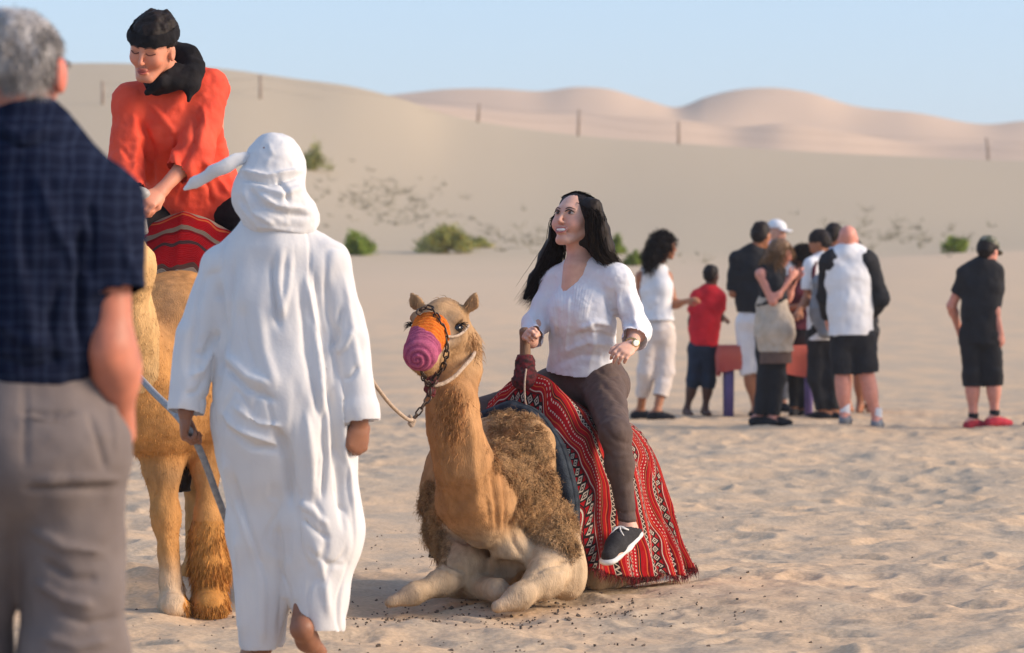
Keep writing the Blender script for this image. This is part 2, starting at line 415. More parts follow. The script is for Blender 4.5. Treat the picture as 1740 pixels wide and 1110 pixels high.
rows = np.concatenate([np.linspace(-60, 10.5, 14)[:-1], 8156.0 / np.linspace(8156 / 10.5, 8156 / 44., 640), np.geomspace(44, 420, 170)[1:], np.geomspace(420, 1500, 14)[1:]])
GX = us[None, :] * (.4 + .1353 * np.maximum(rows, 3))[:, None]; GY = np.repeat(rows[:, None], len(us), 1)
far_side = np.abs(us)[None, :] > 1.7
GZ = ground_z(GX.ravel(), GY.ravel()).reshape(GX.shape)
nr, nc = GX.shape; ii = (np.arange(nr - 1)[:, None] * nc + np.arange(nc - 1)[None, :]).ravel()
GQ = np.stack([ii, ii + 1, ii + nc + 1, ii + nc], 1)
def sand_material():
    m = bpy.data.materials.new('sand'); m.use_nodes = True; n, l = m.node_tree.nodes, m.node_tree.links
    b = n['Principled BSDF']; b.inputs['Roughness'].default_value = .95; b.inputs['Specular IOR Level'].default_value = .1
    ge = n.new('ShaderNodeNewGeometry')
    def noise(s, d=4, st=(1, 1, 1)):
        mp = n.new('ShaderNodeMapping'); mp.inputs['Scale'].default_value = st; l.new(ge.outputs['Position'], mp.inputs[0])
        z = n.new('ShaderNodeTexNoise'); z.inputs['Scale'].default_value = s; z.inputs['Detail'].default_value = d; l.new(mp.outputs[0], z.inputs['Vector']); return z
    def ramp(a, p, c):
        r = n.new('ShaderNodeValToRGB')
        for e, pp, cc in zip(r.color_ramp.elements, p, c): e.position = pp; e.color = (*cc, 1)
        l.new(a, r.inputs[0]); return r
    big = ramp(noise(.09, 3).outputs[0], (.35, .65), ((.54, .42, .295), (.61, .455, .308)))
    mid = ramp(noise(2.2, 4, (1, .55, 1)).outputs[0], (.38, .64), ((.85, .87, .89), (1.10, 1.02, .93)))
    fine = ramp(noise(55, 3).outputs[0], (.3, .75), ((.80, .80, .80), (1.12, 1.12, 1.12)))
    sx = n.new('ShaderNodeSeparateXYZ'); l.new(ge.outputs['Position'], sx.inputs[0])
    def ymap(a, b):
        q = n.new('ShaderNodeMapRange'); q.inputs[1].default_value, q.inputs[2].default_value = a, b; l.new(sx.outputs[1], q.inputs[0]); return q.outputs[0]
    def blend(f, a, c):      # colour change by distance, dune shade and sunlight put into the sand
        x = n.new('ShaderNodeMix'); x.data_type = 'RGBA'; l.new(f, x.inputs[0]); l.new(a, x.inputs[6]); x.inputs[7].default_value = (*c, 1); return x.outputs[2]
    o = blend(ymap(60, 75), big.outputs[0], (.475, .385, .268)); o = blend(ymap(150, 200), o, (.60, .44, .31))  # dune face darkened as in shade, far dunes paler and pinker as in sun
    near_f = ymap(60, 42)
    for q in (mid, fine):
        x = n.new('ShaderNodeMix'); x.data_type = 'RGBA'; x.blend_type = 'MULTIPLY'; l.new(near_f, x.inputs[0]); l.new(o, x.inputs[6]); l.new(q.outputs[0], x.inputs[7]); o = x.outputs[2]
    l.new(o, b.inputs['Base Color'])
    h = noise(28, 6); bp = n.new('ShaderNodeBump'); bp.inputs['Strength'].default_value = .5; bp.inputs['Distance'].default_value = .012
    l.new(h.outputs[0], bp.inputs['Height']); l.new(bp.outputs[0], b.inputs['Normal'])
    return m
M_SAND = sand_material()
put('sand_ground', np.stack([GX, GY, GZ], 2).reshape(-1, 3), GQ, M_SAND, kind='structure', label='pale trodden desert sand rising into dunes', loc=(0, 0, 0))
# ------------------------------------------------------------------ camels
M_CAMEL = mat('camel_coat', (.86, .84, .82), (1.12, 1.1, 1.08), 24, .85, .45, 130, attr=True, stretch=(1.6, 1.6, .5), spec=.15)
M_WOOL = mat('camel_wool', (.7, .7, .7), (1.25, 1.22, 1.18), 40, .9, attr=True, spec=.1)
M_EYE = mat('dark_eye', (.012, .008, .006), rough=.08, spec=.6)
M_BLACK = mat('black_lash', (.015, .012, .01), rough=.6)
TAN, ORANGE_TAN, CREAM, BROWN, DARKB = A(.50, .30, .145), A(.42, .21, .085), A(.58, .43, .28), A(.48, .29, .14), A(.16, .10, .06)
def sstep(a, b, x): t = np.clip((x - a) / (b - a + 1e-12), 0, 1); return t * t * (3 - 2 * t)
def mixc(C, col, w): return C * (1 - w[:, None]) + np.asarray(col) * w[:, None]
def basis(fwd, up=(0, 0, 1)):       # columns: side (to the right when looking along fwd), fwd, up
    f = norm(fwd); x = norm(np.cross(f, up)); return np.stack([x, f, np.cross(x, f)], 1)
def in_poly(x, y, poly):
    r = np.zeros(len(x), bool); n = len(poly)
    for i in range(n):
        x0, y0 = poly[i]; x1, y1 = poly[(i + 1) % n]
        c = (y0 > y) != (y1 > y); r ^= c & (x < (x1 - x0) * (y - y0) / (y1 - y0 + 1e-9) + x0)
    return r
def camel_head(S, c, R, sc=1.0):
    """adds a camel's head to a field; c = middle of the skull, R = basis"""
    L = lambda x, y, z: c + R @ (A(x, y, z) * sc)
    S.ell(L(0, -.02, .025), A(.088, .13, .085) * sc, R, .05)
    S.ell(L(0, -.10, .0), A(.075, .09, .085) * sc, R, .05)
    S.cone(L(0, .05, .015), L(0, .33, -.04), .085 * sc, .062 * sc, .05)
    S.cone(L(0, -.03, -.065), L(0, .29, -.095), .066 * sc, .042 * sc, .04)
    for s in (-1, 1):
        S.ell(L(s * .058, -.03, -.045), A(.05, .10, .07) * sc, R, .04)
        S.ell(L(s * .078, .055, .052), A(.036, .055, .028) * sc, R, .03)          # brow
        S.ell(L(s * .104, .07, .014), A(.03, .036, .024) * sc, R, .02, op=1)       # eye hollow
        S.ell(L(s * .074, .10, -.025), A(.03, .06, .03) * sc, R, .03)            # cheek below the eye
        S.cone(L(s * .085, -.08, .045), L(s * .122, -.085, .085), .020 * sc, .025 * sc, .02, flat=(R[:, 1], .5))
        S.cone(L(s * .122, -.085, .085), L(s * .142, -.085, .132), .025 * sc, .007 * sc, .012, flat=(R[:, 1], .5))
        S.ell(L(s * .128, -.062, .088), A(.014, .016, .034) * sc, R, .012, op=1)
        S.ell(L(s * .03, .375, .0), A(.012, .02, .008) * sc, R, .01, op=1)        # nostril
    S.ell(L(0, .35, -.055), A(.052, .05, .045) * sc, R, .03)
    return L
def camel_eyes(L, R, root, sc=1.0):
    for s in (-1, 1):
        E = Sdf(.004, .004); E.ell(L(s * .083, .068, .012), A(.029, .033, .026) * sc, R); V, Q = E.run()
        e = put('eye', V, Q, M_EYE, root)
        lash = []
        for i in range(16):
            a = (i / 15 - .5) * 2.2; p = L(s * (.1 + .006 * math.cos(a)), .07 + .026 * math.sin(a), .034 - .006 * abs(a))
            q = p + R @ A(s * .030, .012 * math.sin(a) + .01, .004 - .012 * (i % 3)) * sc; lash.append(tube([p, (p + q) / 2 + R @ A(0, 0, .004), q], [.0016, .0012, .0004], 4))
        V, fs = merge(lash); put('eyelashes', V, fs, M_BLACK, e)
def fuzz(name, V, Q, n, w, col, root, length, width, tilt, seed, curl=0., segs=2, droop=.3, clump=0.):
    p, nn, fi = sample_surface(V, Q, n, w, seed); r = np.random.default_rng(seed + 50)
    d = nn + np.asarray(tilt) + .35 * r.normal(size=p.shape)
    if clump: d = d + clump * np.stack([vnoise(p / .035, 70 + i) for i in range(3)], 1)
    d /= np.linalg.norm(d, axis=1, keepdims=True); ln = length * r.uniform(.6, 1.3, n)
    if clump: ln = ln * (1 + .5 * vnoise(p / .03, 80)) * (1 if w is None else np.clip(.35 + w[Q[fi, 0]], .3, 1))
    rv, fs = ribbons(p - nn * .004, d, ln, np.full(n, width), segs, curl, droop, seed=seed + 9, wave=10. if clump else 6.)
    nv = len(rv) // n; c = np.repeat(col[Q[fi, 0]] * r.uniform(.72, 1.25, (n, 1)), nv, 0)
    return put(name, rv, fs, M_WOOL, root, kind='stuff', col=c, smooth=False)

# --- the kneeling camel
KO = A(-.084, 15.6, 0); KH = norm(A(-.62, -.78, 0)); KL = norm(A(.78, -.62, 0))
KH2 = norm(A(-.50, -.866, 0)); KL2 = norm(A(.866, -.50, 0))
def K(f, l, z):         # along the back (bending a little towards the rump), to its left, up
    t = min(1., max(0., (-f - .1) / .4)); g = max(0., -f - .25)
    return KO + (f + g) * KH - g * KH2 + l * (KL * (1 - t) + KL2 * t) + A(0, 0, z)
S = Sdf(.0085, .08)
S.chain([K(-.06, 0, .44), K(-.30, 0, .43), K(-.55, 0, .42), K(-.78, 0, .36)], [.27, .30, .31, .25], .1)
S.cone(K(-.02, -.05, .28), K(.10, 0, .30), .20, .17, .1)
for pts, rr in (([(852, 800, 15.5), (812, 852, 15.16), (789, 790, 15.03), (772, 730, 14.99), (768, 680, 14.99), (776, 632, 15.10), (780, 590, 15.16)], [.17, .130, .107, .092, .086, .083, .080]),):
    S.chain([at(*p) for p in pts], rr, .07)
S.cone(at(800, 850, 15.13), at(822, 900, 15.15), .125, .065, .08); S.cone(at(830, 850, 15.2), at(880, 860, 15.3), .10, .12, .09)
# shoulders
S.ell(K(.03, .21, .44), (.155, .15, .27), basis(KH), .09); S.ell(K(0, -.15, .40), (.16, .18, .26), basis(KH), .09)
# folded front legs: elbow to knee
S.chain([K(-.02, .23, .34), at(945, 955, 15.22), at(925, 985, 15.08), at(884, 1015, 14.97), at(846, 1031, 14.92)], [.16, .106, .068, .042, .026], .05)
S.ell(at(962, 985, 15.22), (.075, .085, .085), None, .05)
S.chain([K(.0, -.12, .34), at(794, 962, 15.30), at(754, 990, 15.22), at(704, 1009, 15.12), at(662, 1024, 15.08)], [.13, .078, .048, .036, .024], .05)
S.cone(at(800, 995, 15.3), at(848, 1004, 15.12), .045, .05, .02)        # folded shank seen between the knees
S.cone(at(780, 985, 15.5), at(905, 985, 15.5), .08, .08, .06)
S.cone(at(868, 935, 15.2), at(856, 985, 15.3), .08, .05, .05)            # breast pad
S.ell(at(862, 966, 15.17), (.055, .04, .04), None, .03, op=1)
S.ell(at(770, 915, 15.07), (.07, .05, .016), None, .03, op=1)             # crease below the neck
# hindquarters
for s in (-1, 1):
    S.ell(K(-.78, s * .20, .25), (.13, .22, .22), basis(KH2), .08)
    S.cone(K(-.8, s * .28, .12), K(-.30, s * .29, .06), .10, .06, .05)
    S.cone(K(-.35, s * .29, .06), K(-.9, s * .25, .05), .06, .05, .04)
S.cone(K(-1.0, 0, .42), K(-1.06, .03, .15), .04, .02, .04)
# head
KHC = at(749, 556, 15.03); KR = basis(at(709, 594, 14.67) - at(749, 553, 15.03), A(.0, 0, 1))
KLc = camel_head(S, KHC, KR, .93)
S.cone(at(780, 590, 15.16), KLc(0, -.09, -.01), .078, .072, .04)
# skin folds of the neck and at the elbows
CV, CQ = S.run()
px, py = to_px(CV)
CV = creases(CV, CQ, [([(835, 800), (842, 850), (846, 905)], 5, -.012), ([(852, 790), (858, 850), (858, 905)], 4, -.010), ([(828, 850), (832, 890)], 4, -.007),
    ([(800, 700), (806, 790), (812, 880)], 9, .012), ([(745, 700), (755, 800), (768, 890)], 10, .008), ([(750, 905), (790, 920), (820, 925)], 4, -.012),
    ([(905, 975), (930, 962), (965, 955)], 4, -.014), ([(900, 985), (930, 972), (960, 968)], 3, -.008), ([(742, 950), (765, 962), (790, 972)], 4, -.012), ([(740, 962), (765, 972), (785, 985)], 3, -.008),
    ([(868, 880), (872, 920), (890, 950)], 5, -.012)])
CV = puff(CV, CQ, .004, .07, 4); CV = puff(CV, CQ, .0016, .018, 6)
rel = CV - KO; cf, cl, cz = rel @ KH, rel @ KL, CV[:, 2]
px, py = to_px(CV)
KC = np.tile(TAN, (len(CV), 1))
neck = sstep(585, 680, py) * (1 - sstep(880, 935, py)) * (1 - sstep(845, 900, px)) * (CV[:, 1] < 15.35)
KC = mixc(KC, ORANGE_TAN, neck * .9)
KC = mixc(KC, A(.60, .33, .145), np.exp(-(polydist(px, py, [(800, 700), (815, 800), (830, 880)])[0] / 22) ** 2) * neck * .55)
KC = mixc(KC, CREAM, sstep(.40, .20, cz) * (1 - neck))
WOOLP = [(832, 740), (846, 706), (895, 690), (918, 735), (942, 800), (966, 880), (985, 938), (940, 934), (905, 915), (885, 880), (870, 830), (848, 780)]
WOOLL = [(722, 830), (748, 835), (760, 900), (766, 945), (738, 952), (722, 900)]
jx, jy = 14 * fbm(CV / .06, 2, 51), 14 * fbm(CV / .06, 2, 52)
wool = np.maximum(in_poly(px + jx, py + jy, WOOLP) * (CV[:, 1] < 15.95) * (cl > -.12), in_poly(px + jx, py + jy, WOOLL) * (CV[:, 1] > 15.2)).astype(float)
ww = relax(np.stack([wool] * 3, 1), CQ, 16)[:, 0]
KC = mixc(KC, BROWN, np.clip(ww * 1.1, 0, 1))
hr = (CV - KHC) @ KR / .93; hm = sstep(.44, .38, np.linalg.norm(CV - KHC, axis=1)) * sstep(655, 600, py)
KC = mixc(KC, A(.48, .30, .155), hm * .8)
KC = mixc(KC, A(.52, .44, .36), hm * sstep(.06, .22, hr[:, 1]) * sstep(-.08, .0, hr[:, 2]) * .8)
for s in (-1, 1):
    dd = np.linalg.norm((hr - A(s * .088, .085, .012)) / A(.06, .085, .052), axis=1); KC = mixc(KC, DARKB, hm * np.exp(-dd ** 2 * .9) * .95)
    KC = mixc(KC, DARKB, np.exp(-np.linalg.norm((hr - A(s * .128, -.065, .088)) / A(.014, .014, .03), axis=1) ** 2) * .7)
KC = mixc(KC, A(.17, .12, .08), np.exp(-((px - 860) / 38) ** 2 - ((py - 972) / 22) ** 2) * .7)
KC = mixc(KC, A(.30, .2, .12), np.exp(-(polydist(px, py, [(750, 905), (790, 920), (822, 926)])[0] / 6) ** 2) * .6)  # shade of the crease below the neck, darkened into the coat colour
KC *= (1 + .12 * fbm(CV / A(.03, .03, .12), 2, 31) + .10 * fbm(CV / .11, 2, 37))[:, None]
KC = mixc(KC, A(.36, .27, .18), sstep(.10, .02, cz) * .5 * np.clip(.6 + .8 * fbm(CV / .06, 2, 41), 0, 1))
camel = thing('kneeling_camel', 'tan camel kneeling on the sand with a striped red blanket on its back', 'camel', (KO[0], KO[1], 0))
for q_ in ((662, 1005), (842, 1018)): KC = mixc(KC, A(.50, .38, .28), np.exp(-((px - q_[0]) / 34) ** 2 - ((py - q_[1]) / 20) ** 2) * .8)
KC *= .84
put('body', CV, CQ, M_CAMEL, camel, col=KC)
camel_eyes(KLc, KR, camel, .93)
fuzz('shoulder_wool', CV, CQ, 42000, ww ** 1.2 + 1e-6, KC, camel, .030, .0017, A(0, -.1, -.5), 11, curl=.34, segs=6, droop=.3, clump=1.5)
fuzz('wool_edge', CV, CQ, 14000, np.clip(ww * (1 - ww) * 4, 0, 1) * .9 + 1e-6, KC, camel, .024, .0015, A(0, -.1, -1.2), 17, curl=.14, segs=3, droop=.3, clump=1.0)
fz = (1 - np.clip(ww * 1.3, 0, 1)) * (.5 + .6 * neck) * (CV[:, 1] < 15.75) + 1e-6
fuzz('short_coat', CV, CQ, 42000, fz, KC, camel, .008, .0010, A(0, -.1, -1.3), 12, segs=1)
bw = np.exp(-((px - 768) / 16) ** 2 - ((py - 690) / 42) ** 2) * neck + .9 * np.exp(-((px - 806) / 8) ** 2 - ((py - 585) / 16) ** 2) + .5 * np.exp(-((px - 760) / 30) ** 2 - ((py - 505) / 7) ** 2) + 1e-6
fuzz('throat_hair', CV, CQ, 3500, bw, KC * A(1.1, 1.05, 1.0), camel, .035, .0014, A(-.1, -.1, -1.6), 13, curl=.08, segs=3)
ew = sum(np.exp(-np.linalg.norm((hr - A(s * .122, -.08, .09)) / .045, axis=1) ** 2) for s in (-1, 1)) + 1e-7
fuzz('ear_hair', CV, CQ, 2500, ew, KC, camel, .009, .0007, A(0, 0, .4), 14, segs=2, droop=.1)
# ------------------------------------------------------------------ blanket, saddle pad, pommel, muzzle cover, halter
def node_tools(m):
    n, l = m.node_tree.nodes, m.node_tree.links
    def inp(v, s):
        if isinstance(v, (int, float)): s.default_value = v
        else: l.new(v, s)
    def M(op, a, b=0., c=None):
        q = n.new('ShaderNodeMath'); q.operation = op; inp(a, q.inputs[0]); inp(b, q.inputs[1])
        if c is not None: inp(c, q.inputs[2])
        return q.outputs[0]
    def ramp(a, stops, interp='CONSTANT'):
        r = n.new('ShaderNodeValToRGB'); r.color_ramp.interpolation = interp
        while len(r.color_ramp.elements) < len(stops): r.color_ramp.elements.new(1)
        for e, (p, c) in zip(r.color_ramp.elements, stops): e.position = p; e.color = (*c, 1) if len(c) == 3 else c
        l.new(a, r.inputs[0]); return r.outputs[0]
    def mix(f, a, b):
        x = n.new('ShaderNodeMix'); x.data_type = 'RGBA'; inp(f, x.inputs[0])
        for v, s in ((a, x.inputs[6]), (b, x.inputs[7])):
            if isinstance(v, tuple): s.default_value = (*v, 1)
            else: l.new(v, s)
        return x.outputs[2]
    return n, l, M, ramp, mix
def blanket_material(name, period, simple=False):
    m = bpy.data.materials.new(name); m.use_nodes = True; n, l, M, ramp, mix = node_tools(m); b = n['Principled BSDF']
    uv = n.new('ShaderNodeUVMap'); sp = n.new('ShaderNodeSeparateXYZ'); l.new(uv.outputs[0], sp.inputs[0])
    fu = M('FRACT', M('MULTIPLY', sp.outputs[0], 1 / period)); v = sp.outputs[1]
    R, DR, O, W, K_, P = (.33, .006, .010), (.17, .004, .008), (.50, .10, .03), (.50, .40, .31), (.018, .014, .013), (.45, .06, .05)
    if simple:
        col = ramp(fu, [(0, R), (.18, (.10, .045, .035)), (.24, (.25, .19, .14)), (.32, R), (.36, O), (.40, R), (.58, (.2, .15, .11)), (.66, DR), (.70, R), (.84, (.06, .03, .03)), (.9, R)])
    else:
        col = ramp(fu, [(0, R), (.085, O), (.10, R), (.15, W), (.165, DR), (.19, K_), (.355, DR), (.37, W), (.385, R), (.44, P), (.46, R), (.53, O), (.545, DR), (.585, K_), (.67, W), (.682, R), (.73, DR), (.76, O), (.775, R), (.85, K_), (.87, O), (.885, K_), (.905, R)])
        # woven motifs: diamonds in the broad black band, zigzag in the narrow one, dotted threads on the red
        bnd = M('MULTIPLY', M('SUBTRACT', fu, .2), 1 / .145); tri = M('ABSOLUTE', M('SUBTRACT', M('FRACT', M('MULTIPLY', v, 28.)), .5))
        dia = M('ADD', M('MULTIPLY', tri, 2.), M('ABSOLUTE', M('SUBTRACT', M('MULTIPLY', bnd, 2.), 1.)))
        ring = M('MULTIPLY', M('MULTIPLY', M('GREATER_THAN', dia, .50), M('LESS_THAN', dia, .80)), M('MULTIPLY', M('GREATER_THAN', fu, .2), M('LESS_THAN', fu, .345)))
        core = M('MULTIPLY', M('LESS_THAN', dia, .22), M('MULTIPLY', M('GREATER_THAN', fu, .2), M('LESS_THAN', fu, .345)))
        ring = M('MAXIMUM', ring, core)
        edge = M('MULTIPLY', M('GREATER_THAN', dia, 1.3), M('MULTIPLY', M('GREATER_THAN', fu, .2), M('LESS_THAN', fu, .345)))
        b2 = M('MULTIPLY', M('SUBTRACT', fu, .59), 1 / .08); zz = M('ABSOLUTE', M('SUBTRACT', M('MULTIPLY', M('ABSOLUTE', M('SUBTRACT', M('FRACT', M('MULTIPLY', v, 46.)), .5)), 2.), b2))
        zig = M('MULTIPLY', M('LESS_THAN', zz, .22), M('MULTIPLY', M('GREATER_THAN', fu, .59), M('LESS_THAN', fu, .67)))
        col = mix(M('MAXIMUM', ring, zig), col, W); col = mix(edge, col, R)
        dots = M('GREATER_THAN', M('FRACT', M('MULTIPLY', v, 70.)), .5)
        thr = M('MAXIMUM', M('MULTIPLY', M('GREATER_THAN', fu, .025), M('LESS_THAN', fu, .045)), M('MULTIPLY', M('GREATER_THAN', fu, .405), M('LESS_THAN', fu, .425)))
        thr = M('MAXIMUM', thr, M('MULTIPLY', M('GREATER_THAN', fu, .93), M('LESS_THAN', fu, .955)))
        col = mix(M('MULTIPLY', thr, dots), col, W)
    nz = n.new('ShaderNodeTexNoise'); nz.inputs['Scale'].default_value = 9; sh = ramp(nz.outputs[0], [(.3, (.78, .78, .78)), (.7, (1.1, 1.1, 1.1))], 'LINEAR')
    mu = n.new('ShaderNodeMix'); mu.data_type = 'RGBA'; mu.blend_type = 'MULTIPLY'; mu.inputs[0].default_value = 1; l.new(col, mu.inputs[6]); l.new(sh, mu.inputs[7])
    l.new(mu.outputs[2], b.inputs['Base Color']); b.inputs['Roughness'].default_value = .9; b.inputs['Specular IOR Level'].default_value = .12; 
    wv = n.new('ShaderNodeTexWave'); wv.inputs['Scale'].default_value = 90; l.new(uv.outputs[0], wv.inputs[0]); bp = n.new('ShaderNodeBump'); bp.inputs['Strength'].default_value = .35; bp.inputs['Distance'].default_value = .003
    l.new(wv.outputs[0], bp.inputs['Height']); l.new(bp.outputs[0], b.inputs['Normal'])
    return m
M_BLANKET = blanket_material('striped_blanket', .19)
M_BLANKET2 = blanket_material('striped_blanket_far', .12, True)
M_NAVY = mat('navy_felt', (.012, .017, .024), (.035, .044, .056), 30, .9, .5, 200)
M_WOOD = mat('dark_wood', (.15, .08, .045), (.26, .15, .09), 12, .6, .2, 60, stretch=(4, 4, .6))
M_DARKCLOTH = mat('dark_wrap', (.03, .02, .02), (.16, .02, .025), 60, .9, .3, 90)
M_ROPE = mat('rope', (.34, .25, .18), (.52, .40, .30), 60, .9, .6, 150)
M_STEEL = mat('rusty_steel', (.035, .028, .024), (.09, .06, .045), 40, .45, .3, 90); M_STEEL.node_tree.nodes['Principled BSDF'].inputs['Metallic'].default_value = .7
def blanket_surface(Kf, zt, wid, hem, flare, f0, f1, nf=150, ns=110, seed=0, fold=.016, pin=None, uvn=1.):
    fs = np.linspace(f0, f1, nf); V = []; UV = []
    sv = np.linspace(-1, 1, 2 * ns + 1)
    for i, f in enumerate(fs):
        z, w, h, fl = zt(f), wid(f), hem(f), flare(f); d = z - h
        prof = spline([(0, z), (w * .38, z - d * .09), (w * .78, z - d * .25), (w * 1.0, z - d * .5), (w + fl * .45, z - d * .78), (w + fl, h)], 60)
        al = np.concatenate([[0], np.cumsum(np.linalg.norm(np.diff(prof, axis=0), axis=1))]); L = al[-1]
        for s in sv:
            a = abs(s) * L; x, y = np.interp(a, al, prof[:, 0]), np.interp(a, al, prof[:, 1]); V.append((f, math.copysign(x, s) if s else 0., y)); UV.append((f, s * L))
    V = np.array(V); UV = np.array(UV); S_ = np.repeat(sv[None, :], nf, 0).ravel(); sd_ = np.tanh(S_ * 3) * 3.7
    am = np.abs(S_) ** 1.6
    q = V[:, 0] * 46 + 2.2 * vnoise(np.stack([V[:, 0] * 5, UV[:, 1] * 3.2, sd_ + seed], 1), 3) + np.sign(S_) * 2 + V[:, 2] * 3.0
    V[:, 1] += np.sign(S_) * am * (fold * np.sin(q) + .011 * fbm(np.stack([V[:, 0] * 12, UV[:, 1] * 8, sd_], 1), 2, 12))
    V[:, 2] += .008 * fbm(np.stack([V[:, 0] * 11, UV[:, 1] * 9, sd_ * 0], 1), 2, 18) * (1 - am)
    V[:, 2] += (np.abs(S_) > .97) * .012 * vnoise(np.stack([V[:, 0] * 16, S_, S_], 1), 7)
    V[:, 0] += am * .02 * vnoise(np.stack([V[:, 0] * 6, UV[:, 1] * 5, sd_], 1), 22)
    if pin: V = pin(V, S_)
    UV[:, 0] += uvn * .045 * vnoise(np.stack([V[:, 0] * 5, UV[:, 1] * 5, sd_], 1), 31) + .012 * vnoise(np.stack([V[:, 0] * 9, UV[:, 1] * 14, sd_], 1), 32)
    m = 2 * ns + 1; ii = (np.arange(nf - 1)[:, None] * m + np.arange(m - 1)[None, :]).ravel()
    Q = np.stack([ii, ii + 1, ii + m + 1, ii + m], 1)
    W = np.array([Kf(*p) for p in V])
    return W, Q, UV, V, m
kz = lambda f: np.interp(-f, [.10, .14, .175, .225, .28, .36, .5, .62, .72, .82, .90, .97, 1.05], [.72, .76, .84, .905, .875, .83, .80, .79, .79, .74, .64, .50, .36])
def ksm(f): return float(np.mean([kz(f + d) for d in (-.02, -.01, 0, .01, .02)]))
kw = lambda f: np.interp(-f, [.10, .25, .6, .85, 1.0], [.385, .385, .385, .36, .29])
kh = lambda f: np.interp(-f, [.10, .3, .7, 1.0], [.12, .06, .05, .07])
kf = lambda f: np.interp(-f, [.10, .4, .8, 1.0], [.05, .09, .12, .12])
def bpin(V, S_):
    a = sstep(.05, .55, np.abs(S_)); V[:, 0] += -.06 * (1 - a) * np.exp(-np.maximum(-.10 - V[:, 0], 0) / .10) + .075 * a * np.exp(-np.maximum(-.10 - V[:, 0], 0) / .10) + .10 * a * sstep(-.6, -1., V[:, 0]); V[:, 1] *= np.where(S_ < 0, .84, 1.); return V
BW, BQ, BUV, BV, bm = blanket_surface(K, ksm, kw, kh, kf, -.10, -1.0, seed=1, pin=bpin, fold=.021)
# crumpled around the pommel
blanket = put('saddle_blanket', BW, BQ, M_BLANKET, None, 'red black and white striped woven blanket draped over the kneeling camel', 'blanket', uv=BUV, loc=tuple(K(-.6, 0, 0)))
sm = blanket.modifiers.new('thickness', 'SOLIDIFY'); sm.thickness = .006
# fringe of the hem
hem_i = np.concatenate([np.arange(2, 148, 1) * bm + (bm - 1), np.arange(2, 148, 1) * bm]); hp = BW[np.repeat(hem_i, 5)] + RNG.normal(0, .004, (len(hem_i) * 5, 3)); hd = np.tile(A(0, 0, -1.), (len(hp), 1)) + RNG.normal(0, .35, hp.shape)
rv, fs = ribbons(hp, hd / np.linalg.norm(hd, axis=1, keepdims=True), RNG.uniform(.015, .04, len(hp)), np.full(len(hp), .0016), 2, .1, .3)
put('fringe', rv, fs, mat('fringe', (.26, .012, .018), (.05, .02, .02), 90, .9), blanket, kind='stuff')
# padded edge of the saddle pad under the blanket
def pad_edge():
    V, Qs = [], []; idx0 = np.arange(bm); edge = BV[:bm]; keep = np.arange(int(bm * .33), bm - 10, 2); prof = [(-.03, -.052), (-.008, -.05), (.012, -.045), (.020, -.032), (.012, -.022), (.020, -.012), (.022, .004), (.012, .012), (.020, .022), (.016, .034), (-.006, .036)]
    e = edge[keep]; T = np.gradient(e, axis=0); T /= np.linalg.norm(T, axis=1, keepdims=True)
    for p, t in zip(e, T):
        nrm = np.cross(A(1, 0, 0), t); nrm = nrm / np.linalg.norm(nrm); nrm = -nrm if nrm[2] < 0 and abs(nrm[2]) > .2 or nrm[1] * p[1] < 0 else nrm
        for o, x in prof: V.append(K(p[0] + .022 - x * .55, p[1] + nrm[1] * (o + .022), p[2] + nrm[2] * (o + .022)))
    n = len(prof); m = len(keep); Q = np.array([[i * n + j, i * n + j + 1, (i + 1) * n + j + 1, (i + 1) * n + j] for i in range(m - 1) for j in range(n - 1)])
    return np.array(V), Q
V, Q = pad_edge(); o = put('saddle_pad', V, Q, M_NAVY, None, 'dark navy padded edge of the saddle pad showing below the striped blanket', 'saddle pad')
o.modifiers.new('thickness', 'SOLIDIFY').thickness = .012
# pommel post of the saddle
pom = thing('saddle_pommel', 'dark wooden saddle pommel post wrapped in cloth, held by the rider in white', 'saddle', K(-.22, 0, .85))
V, fs = tube(spline([K(-.222, 0, .80), K(-.222, 0, .97), K(-.216, 0, 1.07)], 14), np.concatenate([np.linspace(.026, .021, 10), [.021, .022, .021, .012]]), 12); put('post', V, fs, M_WOOD, pom)
S = Sdf(.006, .02); S.chain([K(-.222, 0, .86), K(-.222, 0, .92), K(-.22, 0, .955)], [.055, .036, .031], .02, cap=2); V, Q = S.run(False); V = puff(V, Q, .005, .02, 5, 2, (1, 1, 2.)); put('cloth_wrap', V, Q, M_DARKCLOTH, pom)
V, fs = tube(spline([K(-.19, .03, .90), K(-.16, .045, .84), K(-.145, .06, .77), K(-.14, .08, .74)], 12), .004, 6); put('tie_cord', V, fs, M_ROPE, pom)
# crocheted muzzle cover
MA, MB = at(733, 561, 14.87), at(714, 600, 14.66); MR = basis(MB - MA)
S = Sdf(.0035, .03); S.cone(MA, MB, .076, .062, .02, cap=1); S.ell(MB + MR[:, 1] * .012, (.058, .055, .058), MR, .03); MV, MQ = S.run()
r = (MV - MA) @ MR; L_ = np.linalg.norm(MB - MA); ax_ = r[:, 1] / L_; rad = np.hypot(r[:, 0], r[:, 2]); th = np.arctan2(r[:, 2], r[:, 0])
tip = ax_ + .0; sp_ = np.where(ax_ > 1, 1 + (1 - np.clip(rad / .07, 0, 1)) * .35 + 0 * th, ax_) * 9.5 + th / 6.283
MV = MV + normals(MV, MQ) * (.0028 * np.sin(sp_ * 6.283))[:, None]; MV = puff(MV, MQ, .0025, .03, 3)
pinkc, orc, mag = A(.46, .10, .19), A(.78, .20, .015), A(.33, .06, .14)
topz = r[:, 2] / .09; bound = sstep(.10, .2, ax_ - .60 * np.clip(.55 + .45 * topz - .45 * r[:, 0] / .07, -.2, 1.1) + .05)
MC = np.where((bound > .5)[:, None], pinkc, orc); gr = np.sin(sp_ * 6.283) < -.2
